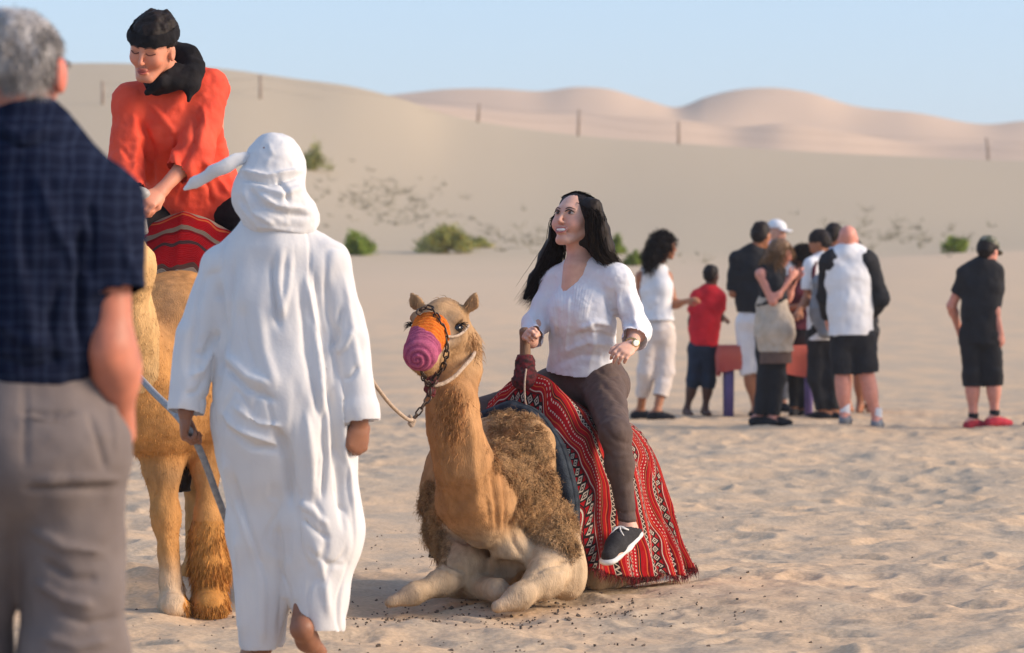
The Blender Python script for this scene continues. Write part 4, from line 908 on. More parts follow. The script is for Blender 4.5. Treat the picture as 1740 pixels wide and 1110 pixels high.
# --- the man in the white robe walking away between the camels
M_ROBE = mat('white_robe', (.70, .69, .69), (.76, .75, .74), 7, .85, .10, 90, transl=.15, fold=(5.5, .55, (1, 1, .35)))
def guide():
    D = 12.67; P = lambda x, y, d=0: at(x, y, D + d)
    root = thing('person', 'man in long white robe and white headscarf walking away, barefoot', 'person', (P(480, 1120)[0], D, 0))
    J = dict(nk=P(468, 400), sa=P(378, 448, .02), sb=P(560, 448, -.02), ea=P(338, 580, .04), eb=P(596, 575, -.02), wa=P(316, 700, -.05), wb=P(611, 714, -.09),
             pv=P(484, 690), ha=P(440, 720), hb=P(528, 720), ka=P(440, 900, .06), kb=P(535, 890, .02), aa=P(440, 1080, .10), ab=P(516, 1058, -.06), ta=P(425, 1112, .30), tb=P(528, 1100, .06))
    hc = P(465, 290, .02); R = basis(A(.10, 1, -.10), A(-.04, 0, 1)); SK = A(.26, .115, .065)
    S = Sdf(.006, .02); L = head(S, hc, R, 1.0); torso(S, J, .97, -.012); S.chain([J['nk'], L(0, -.01, -.06)], [.062, .056], .03)
    limbs(S, J, .95, legs=False); S.chain([J['ha'], J['ka'], J['aa']], [.085, .055, .038], .03); S.chain([J['hb'], J['kb'], J['ab']], [.085, .055, .038], .03)
    foot(S, J['aa'], J['ta'], 1.0)
    S.chain([J['ab'], P(513, 1068, -.10), P(522, 1088, -.05), P(538, 1106, .02)], [.038, .036, .036, .030], .02)      # lifted heel, sole towards us
    for i in range(5): S.cone(P(530 + 4 * i, 1104 - i, .01 + .012 * i), P(534 + 4.4 * i, 1113 - 1.5 * i, .02 + .012 * i), .012, .010, .006)
    hand(S, P(316, 702, -.05), P(313, 735, -.04) - P(316, 702, -.05), A(1, .1, 0), -1, (.9, 1.0, .7), .95, .02, .8)
    hand(S, P(611, 714, -.09), P(607, 748, -.09) - P(611, 714, -.09), A(-.6, .75, 0), 1, (1.1, 1.2, .8), 1.15, .02, .8)
    V, Q = S.run(); put('body', V, Q, M_SKIN, root, col=np.tile(SK, (len(V), 1)))
    # robe
    S = Sdf(.0065, .05); n = A(0, 1, 0)
    S.cone(P(468, 412), P(470, 510), .115, .188, .08, (n, .62)); S.cone(P(470, 510), P(480, 640), .188, .200, .08, (n, .66)); S.cone(P(480, 640), P(482, 745), .200, .198, .08, (n, .72))
    for s in ('sa', 'sb'): S.cone(P(468, 412), J[s], .060, .068, .07)
    S.cone(P(468, 388), P(468, 420), .085, .11, .05)
    S.ell(P(478, 690, -.06), (.19, .10, .15), None, .08)
    S.chain([P(442, 730), P(446, 900, .04), P(450, 1100, .06)], [.135, .100, .084], .08, (n, .95), cap=2)
    S.chain([P(530, 730), P(548, 900, .0), P(543, 1074, -.03)], [.140, .118, .085], .09, (n, .95), cap=2)
    S.ell(P(497, 1098, 0), (.012, .2, .09), None, .05, op=1)
    S.chain([J['sa'], P(337, 570, .0), P(316, 702, -.05)], [.068, .068, .060], .012, cap=2); S.chain([J['sb'], P(596, 580, -.05), P(614, 708, -.09)], [.066, .060, .056], .012, cap=2)
    S.cone(P(611, 696, -.085), P(614, 718, -.09), .064, .062, .008, cap=2)
    V, Q = S.run(); V = relax(V, Q, 1)
    V = creases(V, Q, [([(478, 420), (472, 480), (480, 540)], 5, .010), ([(462, 440), (466, 500), (474, 560)], 6, -.012), ([(495, 430), (490, 490), (476, 545)], 5, .008), ([(520, 470), (535, 560), (550, 700)], 5, .016), ([(532, 460), (550, 560), (562, 700)], 5, -.014), ([(508, 480), (520, 600), (545, 720)], 6, -.012),
        ([(400, 440), (390, 540), (385, 600)], 7, -.012), ([(372, 480), (378, 560), (372, 640)], 6, -.016), ([(380, 600), (420, 640), (460, 655)], 7, .014), ([(380, 620), (420, 660), (470, 680)], 6, -.014), ([(375, 700), (400, 730), (470, 755)], 6, .013), ([(385, 725), (430, 760), (480, 765)], 6, -.012), ([(395, 690), (440, 720), (480, 725)], 5, .010),
        ([(470, 730), (490, 780), (495, 860)], 8, -.026), ([(380, 770), (400, 850), (440, 960)], 6, .014), ([(392, 800), (415, 880), (450, 980)], 6, -.014), ([(400, 900), (410, 990), (415, 1090)], 6, .010), ([(470, 880), (478, 980), (475, 1090)], 6, -.010), ([(440, 940), (446, 1020), (445, 1095)], 6, .010),
        ([(520, 700), (530, 780), (535, 850)], 6, .012), ([(550, 690), (552, 780), (545, 850)], 5, -.013), ([(575, 640), (585, 760), (600, 880)], 7, .018), ([(562, 650), (570, 760), (585, 900)], 6, -.018), ([(510, 855), (535, 870), (556, 895)], 5, .012), ([(515, 880), (540, 905), (560, 915)], 5, -.010), ([(520, 930), (560, 960), (590, 960)], 5, -.006), ([(535, 920), (550, 980), (560, 1050)], 6, .010),
        ([(340, 470), (330, 560), (320, 640)], 6, -.009), ([(372, 560), (350, 600), (330, 600)], 5, -.012), ([(365, 590), (345, 630), (325, 640)], 5, .010), ([(350, 640), (335, 665), (315, 670)], 4, -.008), ([(580, 520), (572, 570), (566, 590)], 5, -.012), ([(600, 560), (585, 590), (575, 600)], 4, .010), ([(610, 620), (598, 640), (585, 645)], 4, -.007), ([(585, 470), (600, 560), (612, 640)], 5, .006),
        ([(440, 520), (450, 600), (470, 660)], 8, .008), ([(415, 520), (420, 580), (440, 640)], 7, -.008)])
    V = puff(V, Q, .007, .11, 8, 3, (1, 1, .45)); V = ridges(V, Q, .006, .10, 4, (1, 1, .2)); put('robe', V, Q, M_ROBE, root)
    # headscarf: cap, wrapped band, loose drape behind the neck and a flying end
    S = Sdf(.0055, .03); S.ell(P(467, 279, .02), (.098, .112, .104), None); S.cone(P(467, 300, .02), P(466, 322, .02), .098, .104, .03, (A(0, 1, 0), .95))
    S.chain([P(448, 330, -.04), P(468, 352, -.06), P(498, 368, -.05)], [.105, .100, .072], .04, (A(0, 1, 0), .7)); S.cone(P(440, 345, .02), P(515, 372, .02), .07, .055, .05); S.cone(P(505, 380, -.04), P(522, 384, -.04), .040, .020, .03)
    V, Q = S.run(); V = creases(V, Q, [([(408, 290), (455, 300), (515, 288)], 4, .016), ([(408, 303), (455, 313), (512, 300)], 4, -.014), ([(440, 318), (480, 330), (518, 318)], 5, .012), ([(470, 300), (485, 322), (490, 345)], 4, -.012), ([(412, 320), (430, 360), (470, 385)], 5, .010), ([(425, 320), (445, 350), (490, 372)], 5, -.012), ([(440, 330), (470, 350), (525, 355)], 5, .012), ([(450, 345), (490, 365), (530, 368)], 4, -.010), ([(405, 345), (440, 385), (520, 395)], 4, .008), ([(455, 240), (462, 262), (450, 285)], 5, .004)])
    V = puff(V, Q, .004, .05, 5, 3); sf = put('headscarf', V, Q, M_ROBE, root)
    V, fs = tube(spline([P(424, 270, -.03), P(404, 270, -.05), P(380, 284, -.06), P(350, 300, -.04), P(328, 312, -.03), P(312, 323, -.03)], 20), np.interp(np.linspace(0, 1, 20), [0, .1, .4, .8, 1], [.009, .012, .014, .010, .003]), 14, flat=1.8); V = puff(V, fs[0], .005, .03, 6); put('scarf_tail', V, fs, M_ROBE, sf)
    return J
GJ = guide()
def rope(name, pts, r, label, m=M_ROPE, n=60):
    p = spline(pts, n); V, fs = tube(p, r, 8); return put(name, V, fs, m, None, label, 'rope')
rope('lead_rope', [at(700, 714, 14.74), at(690, 711, 14.6), at(664, 688, 14.2), at(638, 655, 13.7), at(618, 630, 13.25), at(560, 625, 12.95), at(470, 680, 12.95)], .0075, 'thin tan lead rope from the halter chain of the kneeling camel to the robed man')
S = Sdf(.004, .008)
for q in ((697, 709), (702, 716), (696, 718), (700, 722)): S.ell(at(q[0], q[1], 14.74), .010)
V, Q = S.run(); V = puff(V, Q, .003, .01, 2); put('rope_knot', V, Q, M_ROPE, None, 'pale knot where the lead rope meets the halter chain', 'knot')
M_GREYROPE = mat('grey_rope', (.22, .22, .23), (.34, .33, .32), 50, .8, .4, 120)
rope('camel_rope', [at(205, 610, 14.6), at(232, 636, 14.3), at(262, 668, 13.6), at(290, 695, 13.0), at(314, 722, 12.66), at(330, 745, 12.66), at(350, 790, 12.7), at(368, 840, 12.75), at(385, 885, 12.85), at(400, 935, 12.95)], .012, 'thick grey rope held by the robed man leading the standing camel', M_GREYROPE)
rope('hanging_cord', [at(600, 752, 12.66), at(600, 780, 12.67), at(598, 812, 12.7), at(590, 850, 12.75)], .004, 'thin grey cord hanging from the right hand of the robed man', M_GREYROPE, 20)
# --- the standing camel with its rider in orange
HO = A((292 - 870) * 15. / F, 15.0, 0); HH = norm(A(-.13, -1, 0)); HL = norm(A(1, -.13, 0))
def H(f, l, z): return HO + f * HH + l * HL + A(0, 0, z)
def standing_camel():
    S = Sdf(.011, .08)
    S.chain([H(0, 0, .93), H(-.5, 0, 1.0), H(-1.1, 0, 1.0)], [.35, .37, .32], .1, flat=(HL, .9)); S.ell(H(-.55, 0, 1.27), (.2, .34, .2), basis(HH), .1)
    S.cone(H(.05, 0, .85), H(.2, -.02, .78), .26, .20, .1)
    S.chain([H(.1, -.04, .86), at(238, 640, 14.72), at(214, 545, 14.52), at(220, 455, 14.40), at(196, 412, 14.30), at(160, 395, 14.2)], [.22, .15, .098, .085, .08, .075], .07)
    for s in (-1, 1):
        S.ell(H(-.02, s * .24, .85), (.13, .18, .28), basis(HH), .09)
        S.ell(H(-1.2, s * .2, .95), (.14, .24, .32), basis(HH), .09)
    S.chain([H(.02, -.02, .62), at(276, 800, 14.82), at(281, 880, 14.80), at(291, 990, 14.78), at(294, 1022, 14.78)], [.11, .064, .050, .036, .040], .05); S.cone(at(292, 1028, 14.8), at(295, 1030, 14.66), .055, .05, .03)
    S.chain([H(.0, .16, .62), at(350, 800, 14.90), at(354, 878, 14.86), at(356, 915, 14.84), at(356, 960, 14.82), at(358, 1020, 14.80)], [.10, .044, .046, .060, .064, .058], .05); S.cone(at(357, 1026, 14.8), at(355, 1030, 14.70), .065, .055, .03)
    for s in (-1, 1): S.chain([H(-1.2, s * .18, .8), H(-1.05, s * .17, .58), H(-1.28, s * .16, .38), H(-1.2, s * .16, .06)], [.16, .09, .06, .05], .05); S.cone(H(-1.2, s * .16, .05), H(-1.08, s * .16, .04), .055, .05, .03)
    S.cone(H(-1.43, 0, 1.0), H(-1.5, .02, .6), .04, .02, .04)
    hc = at(128, 398, 14.15); R = basis(A(-.75, -.66, -.15)); L = camel_head(S, hc, R, .95); S.cone(at(170, 398, 14.22), L(0, -.08, 0), .075, .075, .05)
    V, Q = S.run(); px, py = to_px(V); V = puff(V, Q, .006, .09, 4); V = puff(V, Q, .002, .02, 6)
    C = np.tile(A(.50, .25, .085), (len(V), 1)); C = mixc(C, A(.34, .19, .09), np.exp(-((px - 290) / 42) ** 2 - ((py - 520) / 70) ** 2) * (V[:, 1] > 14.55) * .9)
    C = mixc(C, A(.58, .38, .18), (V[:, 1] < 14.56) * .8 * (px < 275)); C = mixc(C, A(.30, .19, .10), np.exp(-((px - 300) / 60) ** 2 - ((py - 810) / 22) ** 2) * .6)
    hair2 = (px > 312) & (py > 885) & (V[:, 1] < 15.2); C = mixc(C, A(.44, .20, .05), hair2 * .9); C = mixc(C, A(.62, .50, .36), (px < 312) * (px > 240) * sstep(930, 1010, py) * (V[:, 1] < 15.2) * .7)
    C *= (1 + .14 * fbm(V / A(.04, .04, .14), 2, 3))[:, None]
    cm = thing('standing_camel', 'orange tan camel standing behind the robed man, carrying a rider in orange', 'camel', (HO[0], HO[1], 0)); put('body', V, Q, M_CAMEL, cm, col=C); camel_eyes(L, R, cm, .95)
    fuzz('leg_hair', V, Q, 7000, hair2 + 1e-7, C, cm, .038, .0015, A(0, 0, -2.2), 31, curl=.05, segs=3); fuzz('short_coat', V, Q, 9000, (V[:, 1] < 15.1) + 1e-7, C, cm, .016, .0014, A(0, 0, -1.2), 32, segs=1)
standing_camel()
hz = lambda f: float(np.interp(-f, [.05, .12, .2, .3, .45, .8, 1.1, 1.3], [1.20, 1.38, 1.54, 1.51, 1.50, 1.47, 1.42, 1.3]))
W, Q, UV, VV, m2 = blanket_surface(H, hz, lambda f: .37, lambda f: float(np.interp(-f, [.05, .5, 1.3], [.92, .84, .8])), lambda f: .05, -.05, -1.3, 90, 60, seed=4, uvn=.12)
o = put('saddle_blanket', W, Q, M_BLANKET2, None, 'red and brown striped blanket over the back of the standing camel', 'blanket', uv=UV); o.modifiers.new('thickness', 'SOLIDIFY').thickness = .01
e = W[:m2][8:-8:2]; V, fs = tube(e + A(0, -.012, 0), .013, 8); put('blanket_binding', V, fs, M_NAVY, o)
pm = thing('saddle_pommel', 'grey saddle pommel gripped by the rider in orange', 'saddle', at(240, 385, 14.92)); V, fs = tube(spline([at(243, 395, 14.95), at(238, 360, 14.9), at(236, 325, 14.88)], 10), .022, 10); put('post', V, fs, mat('grey_metal', (.25, .24, .23), (.4, .38, .36), 20, .4), pm)
S = Sdf(.006, .01); S.ell(at(236, 330, 14.88), (.045, .03, .03)); V, Q = S.run(); put('knob', V, Q, bpy.data.materials['grey_metal'], pm)
for i, (x, y0, y1, lab) in enumerate(((313, 770, 842, 'left'), (351, 775, 852, 'right'))):
    S = Sdf(.006, .02); S.chain([at(x, y0, 14.98), at(x - 2, y1 - 35, 14.97), at(x, y1 - 6, 14.96)], [.008, .022, .030], .02, flat=(A(0, 1, 0), .6), cap=2); V, Q = S.run(False); V = puff(V, Q, .006, .03, i)
    put('tassel', V, Q, M_BLACK, None, f'black tassel hanging under the chest of the standing camel, the {lab} one of two', 'tassel', 'tassels under the standing camel')
M_ORANGE = mat('orange_tunic', (.68, .060, .028), (.76, .085, .040), 9, .8, .15, 90, fold=(7, .6, (1, 1, .6)))
M_BLACKC = mat('black_cloth', (.010, .009, .010), (.018, .016, .017), 20, .9, .2, 90, spec=.1)
def rider_orange():
    P = at; J = dict(pv=P(345, 350, 15.45), nk=P(300, 140, 15.16), sa=P(222, 172, 15.12), sb=P(358, 152, 15.2), ea=P(213, 275, 15.08), wa=P(228, 334, 14.95), eb=P(332, 262, 15.04), wb=P(272, 326, 14.93),
        ha=P(300, 365, 15.4), hb=P(378, 352, 15.4), ka=P(150, 430, 15.15), kb=P(450, 392, 15.2), aa=P(150, 620, 15.25), ab=P(452, 570, 15.3), ta=P(140, 660, 15.05), tb=P(458, 610, 15.1))
    root = thing('person', 'woman in orange tunic with black scarf and headband riding the standing camel', 'person', (J['pv'][0], J['pv'][1], J['pv'][2] - .1))
    sc = 1.06; hc = P(258, 84, 14.98); R = basis(A(-.30, -.88, -.30), A(.12, -.15, 1)); SK = A(.62, .26, .16)
    S = Sdf(.006, .02); L = head(S, hc, R, sc, True); torso(S, J, 1., -.012, True); S.chain([J['nk'], L(0, -.02, -.04)], [.058, .052], .03); limbs(S, J, 1., True)
    hand(S, P(228, 334, 14.95), P(238, 362, 14.86) - P(228, 334, 14.95), A(.8, .3, .1), -1, (.8, .9, .6), .95, .03, .6); hand(S, P(272, 326, 14.93), P(240, 352, 14.84) - P(272, 326, 14.93), A(-.5, .6, -.6), 1, (.7, .9, .6), .95, .03, .6)
    V, Q = S.run(); put('body', V, Q, M_SKIN, root, col=skin_col(V, SK, L, R, hc, sc, A(.42, .10, .09))); face(L, R, sc, root, smile=False, shut=True, lip=(.40, .09, .07))
    S = Sdf(.006, .03); S.ell(L(0, -.02, .045), A(.084, .10, .088) * sc, R); S.ell(L(0, -.045, .085), A(.068, .06, .05) * sc, R); S.ell(L(0, .10, -.02), A(.075, .07, .075) * sc, R, .01, op=1); V, Q = S.run(); V = puff(V, Q, .008, .03, 3, 3)
    hr = put('hair', V, Q, M_HAIRB, root); fuzz('hair_strands', V, Q, 2500, None, np.tile(A(.03, .018, .016), (len(V), 1)), hr, .010, .0012, A(0, -.6, .0), 41, curl=.1, segs=3)
    S = Sdf(.005, .01); S.ell(L(0, -.014, .040), A(.096, .114, .094) * sc, R); S.half(L(0, 0, .088), R[:, 2] + .10 * R[:, 1]); S.half(L(0, 0, .040), -R[:, 2] - .10 * R[:, 1]); V, Q = S.run(); V = puff(V, Q, .003, .02, 3); put('headband', V, Q, M_BLACKC, root)
    S = Sdf(.0065, .04); up = norm(J['nk'] - J['pv'])
    n = norm(np.cross(up, norm(J['sb'] - J['sa']))); ch = P(296, 215, 15.2); wa = P(318, 290, 15.34)
    S.cone(P(300, 150, 15.18), ch, .105, .165, .06, (n, .7)); S.cone(ch, wa, .165, .160, .06, (n, .72)); S.cone(wa, P(335, 358, 15.42), .160, .205, .06, (n, .8), cap=2)
    for s in ('sa', 'sb'): S.cone(P(298, 148, 15.17), J[s], .062, .072, .05)
    S.cone(P(370, 335, 15.38), P(395, 338, 15.32), .10, .07, .06)
    S.chain([J['sa'], J['ea'], J['ea'] * .12 + J['wa'] * .88], [.070, .066, .056], .03, cap=2); S.chain([J['sb'], J['eb'], J['eb'] * .5 + J['wb'] * .5], [.076, .070, .056], .03, cap=2)
    S.cone(P(270, 135, 15.02), P(276, 195, 15.03), .035, .008, .01, op=1)
    V, Q = S.run(); V = creases(V, Q, [([(240, 200), (262, 260), (250, 330)], 6, -.016), ([(225, 190), (232, 240), (228, 300)], 6, .01), ([(330, 190), (330, 240), (300, 290)], 7, -.018), ([(290, 230), (300, 280), (280, 340)], 6, .014), ([(310, 270), (320, 310), (300, 350)], 5, -.012), ([(345, 270), (370, 300), (390, 330)], 6, .012), ([(340, 290), (355, 320), (360, 350)], 5, -.012), ([(250, 170), (275, 200), (300, 230)], 5, .01), ([(370, 200), (375, 250), (390, 300)], 6, .008), ([(345, 180), (350, 215), (335, 250)], 5, .01), ([(205, 250), (222, 270), (240, 275)], 4, -.008)])
    V = puff(V, Q, .008, .07, 5, 3); put('tunic', V, Q, M_ORANGE, root)
    S = Sdf(.006, .02); ring = [P(300 + 36 * math.cos(a) - 8, 128 + 22 * math.sin(a) + 12 * math.cos(a + 2.6), 15.10 - .085 * math.sin(a)) for a in np.linspace(0, 6.283, 26)]; S.chain(ring, [.026] * 26, .02)
    S.chain([P(322, 92, 15.14), P(330, 118, 15.12), P(326, 145, 15.05), P(320, 172, 15.03)], [.034, .040, .028, .010], .03); S.chain([P(300, 118, 15.06), P(275, 140, 14.98), P(250, 158, 14.98)], [.028, .022, .012], .02); S.chain([P(302, 85, 15.16), P(325, 100, 15.16)], [.036, .040], .03)
    V, Q = S.run(); V = puff(V, Q, .006, .04, 8, 2); put('scarf', V, Q, M_BLACKC, root)
    S = Sdf(.008, .04); S.ell(J['pv'], (.19, .15, .13), None, .05); S.chain([J['hb'], J['kb'], J['ab']], [.115, .08, .05], .05); S.chain([J['ha'], J['ka'], J['aa']], [.11, .08, .05], .05); V, Q = S.run(); V = puff(V, Q, .004, .05, 2); put('trousers', V, Q, M_BLACKC, root)
rider_orange()
# --- the grey-haired man in the foreground
def plaid():
    m = bpy.data.materials.new('navy_plaid'); m.use_nodes = True; n, l, M, ramp, mix = node_tools(m); b = n['Principled BSDF']; tc = n.new('ShaderNodeTexCoord'); sp = n.new('ShaderNodeSeparateXYZ')
    nz = n.new('ShaderNodeTexNoise'); nz.inputs['Scale'].default_value = 5; mp = n.new('ShaderNodeVectorMath'); mp.operation = 'MULTIPLY_ADD'; l.new(nz.outputs[1], mp.inputs[0]); mp.inputs[1].default_value = (.03, .03, .03); l.new(tc.outputs['Object'], mp.inputs[2]); l.new(mp.outputs[0], sp.inputs[0])
    g = None
    for a, sc_ in ((sp.outputs[0], 19.), (sp.outputs[2], 19.)):
        f = M('FRACT', M('MULTIPLY', a, sc_)); w = M('MULTIPLY', M('LESS_THAN', M('ABSOLUTE', M('SUBTRACT', f, .5)), .05), .13); w2 = M('MULTIPLY', M('LESS_THAN', M('ABSOLUTE', M('SUBTRACT', f, .05)), .16), .08); w = M('ADD', w, w2); g = w if g is None else M('ADD', g, w)
    c = mix(g, (.004, .007, .021), (.06, .085, .16)); l.new(c, b.inputs['Base Color']); b.inputs['Roughness'].default_value = .85; b.inputs['Specular IOR Level'].default_value = .08
    return m
def old_man():
    D = 7.86; P = lambda x, y, d=0: at(x, y, D + d)
    J = dict(nk=P(40, 232), sa=P(-112, 345), sb=P(172, 352), ea=P(-140, 590), wa=P(-150, 760, .05), eb=P(190, 590, -.03), wb=P(206, 738, .02), pv=P(42, 745), ha=P(-40, 790), hb=P(124, 795), ka=P(-68, 1130, .05), kb=P(118, 1135, .0), aa=P(-70, 1470, .04), ab=P(112, 1475, -.02), ta=P(-90, 1510, .22), tb=P(125, 1515, .20))
    root = thing('person', 'grey-haired man in navy plaid shirt and grey trousers, seen from behind', 'person', (P(40, 0)[0], D, 0))
    sc = 1.03; hc = P(34, 122, .03); R = basis(A(.22, 1, -.02)); SK = A(.46, .165, .10)
    S = Sdf(.0055, .02); L = head(S, hc, R, sc); [S.ell(L(s * .090, -.014, -.010), A(.011, .024, .037) * sc, R, .008) for s in (-1, 1)]; torso(S, J, .95, -.03); S.chain([J['nk'] - A(0, 0, .02), L(0, -.018, -.05)], [.072, .064], .03); limbs(S, J, 1.08); S.ell(J['eb'] + A(-.012, -.03, .0), A(.028, .026, .04), None, .03); S.ell(J['eb'] * .7 + J['wb'] * .3 + A(.012, 0, 0), A(.036, .036, .06), None, .03)
    V, Q = S.run(); px, py = to_px(V); C = skin_col(V, SK); C *= (1 + .22 * fbm(V / .05, 3, 5))[:, None]; C = mixc(C, A(.60, .16, .11), (np.linalg.norm((V - hc) @ R / sc - A(.08, -.01, -.008), axis=1) < .04) * .7); put('body', V, Q, M_SKIN, root, col=C)
    S = Sdf(.006, .02); S.ell(L(0, -.022, .038), A(.083, .098, .086) * sc, R); S.ell(L(0, -.052, .010), A(.076, .065, .060) * sc, R); S.ell(L(0, .09, -.02), A(.1, .09, .10) * sc, R, .02, op=1)
    for s in (-1, 1): S.ell(L(s * .092, -.002, -.01), A(.03, .042, .046) * sc, R, .01, op=1)
    V, Q = S.run(); V = puff(V, Q, .008, .035, 7, 3); hm = mat('grey_hair', (.20, .19, .19), (.46, .44, .43), 22, .6, stretch=(1, 1, 1)); hr = put('hair', V, Q, hm, root)
    hc_ = np.tile(A(.34, .32, .31), (len(V), 1)) * (1 + .5 * fbm(V / .04, 2, 9))[:, None]; fuzz('hair_strands', V, Q, 7000, None, hc_, hr, .024, .0012, A(.05, -.3, -1.2), 44, curl=.12, segs=4, clump=.9)
    # glasses
    gl = thing('glasses', 'thin glasses worn by the grey-haired man in plaid', 'glasses', L(.08, .05, .02)); gm = mat('glasses_frame', (.05, .02, .02), rough=.3)
    for s in (-1, 1): V, fs = tube(spline([L(s * .084, -.03, .012), L(s * .088, .0, .022), L(s * .082, .06, .020), L(s * .066, .105, .016)], 12), .0028, 6); put('temple', V, fs, gm, gl)
    for s in (-1, 1): V, fs = tube([L(s * (.034 + .024 * math.cos(a)), .112 - .006 * abs(math.cos(a)), .008 + .019 * math.sin(a)) for a in np.linspace(0, 6.283, 20)], .002, 6); put('rim', V, fs, gm, gl)
    V, fs = tube([L(-.012, .114, .012), L(0, .117, .016), L(.012, .114, .012)], .002, 6); put('bridge', V, fs, gm, gl)
    # shirt
    S = Sdf(.0065, .04); n = A(0, 1, 0)
    S.cone(P(40, 262), P(42, 400), .125, .180, .08, (n, .66)); S.cone(P(42, 400), P(40, 540), .180, .150, .08, (n, .8)); S.cone(P(40, 540), P(38, 645), .150, .142, .08, (n, .78), cap=2)
    for s in ('sa', 'sb'): S.cone(P(40, 262), J[s], .075, .078, .06)
    S.chain([J['sb'], P(192, 500, -.03)], [.080, .070], .03, cap=2); S.chain([J['sa'], P(-130, 500)], [.080, .070], .03, cap=2); S.cone(P(38, 216), P(40, 262), .080, .098, .03, cap=1)
    V, Q = S.run(); V = relax(V, Q, 1); V = creases(V, Q, [([(-10, 208), (40, 238), (85, 212)], 6, .010), ([(-20, 225), (40, 252), (100, 232)], 5, -.010), ([(60, 290), (90, 380), (140, 470)], 10, .010), ([(140, 380), (135, 480), (140, 600)], 8, -.020), ([(150, 340), (160, 400), (150, 480)], 8, -.012), ([(20, 420), (40, 500), (60, 620)], 12, .012), ([(100, 480), (85, 560), (100, 630)], 9, -.012), ([(-10, 540), (40, 580), (110, 590)], 9, .010), ([(0, 610), (50, 625), (120, 610)], 8, -.010), ([(205, 400), (215, 440), (240, 490)], 7, .008), ([(40, 300), (40, 400), (45, 470)], 9, -.006)])
    V = puff(V, Q, .007, .09, 5, 3); put('shirt', V, Q, plaid(), root)
    S = Sdf(.0075, .04); S.cone(P(38, 632), P(42, 740), .138, .196, .06, (n, .82)); S.ell(P(45, 770), (.20, .155, .13), None, .06); S.chain([P(-42, 800), P(-68, 1120, .05), P(-70, 1480, .04)], [.118, .098, .085], .04, cap=2); S.chain([P(126, 800), P(124, 1120), P(112, 1485, -.02)], [.112, .104, .085], .04, cap=2)
    V, Q = S.run(); V = creases(V, Q, [([(35, 700), (85, 704), (135, 700)], 4, -.008), ([(35, 706), (85, 711), (135, 706)], 3, .005), ([(40, 830), (110, 828), (205, 832)], 6, -.010), ([(60, 815), (130, 812), (210, 815)], 6, .008), ([(60, 900), (110, 930), (180, 940)], 8, .012), ([(70, 950), (120, 985), (170, 985)], 8, -.012), ([(60, 990), (110, 1020), (160, 1030)], 7, .012), ([(90, 1040), (150, 1060), (200, 1050)], 7, -.010), ([(70, 1080), (130, 1100), (190, 1090)], 7, .008), ([(42, 650), (44, 720), (42, 800)], 4, -.006), ([(150, 700), (170, 760), (180, 800)], 6, -.008), ([(180, 650), (192, 720), (200, 770)], 4, .006)])
    V = puff(V, Q, .008, .12, 6, 3); put('trousers', V, Q, mat('grey_trousers', (.135, .108, .100), (.165, .135, .125), 10, .85, .15, 120, fold=(6, .45, (1, 1, .8))), root)
    for s in 'ab': S = Sdf(.008, .03); foot(S, J['a' + s] - A(0, 0, .02), J['t' + s], 1.1, .008); V, Q = S.run(); put('shoe', V, Q, M_CANVAS, root)
old_man()
# ------------------------------------------------------------------ the group in the background
def cloth(name, c, var=.15, **k): c = np.array(c); return mat(name, tuple(c * (1 - var)), tuple(np.minimum(c * (1 + var), .9)), 9, .85, .1, 60, fold=(7, .6, (1, 1, .6)), **k)
CB = dict(black=cloth('black_cotton', (.014, .014, .017)), white=cloth('white_jersey', (.70, .70, .72), .05), navy=cloth('navy_denim', (.018, .030, .055)), red=cloth('red_tshirt', (.62, .018, .030)), cream=cloth('cream_linen', (.66, .58, .53), .06),
          beige=cloth('beige_wrap', (.46, .38, .30)), grey=cloth('grey_bag', (.18, .19, .21)), lgrey=cloth('light_grey', (.50, .49, .48)), maroon=cloth('maroon_print', (.10, .020, .03), .6), pink=cloth('pink_shoe', (.40, .03, .05)), blue=cloth('pale_blue', (.45, .58, .78), .05), sheer=cloth('sheer_brown', (.12, .075, .06)))
M_BROWNHAIR = mat('brown_hair', (.10, .055, .03), (.26, .15, .08), 50, .5, stretch=(1, 1, .2)); M_CAMO = mat('camouflage', (.06, .07, .045), (.22, .21, .16), 30, .85, contrast=(.45, .55))
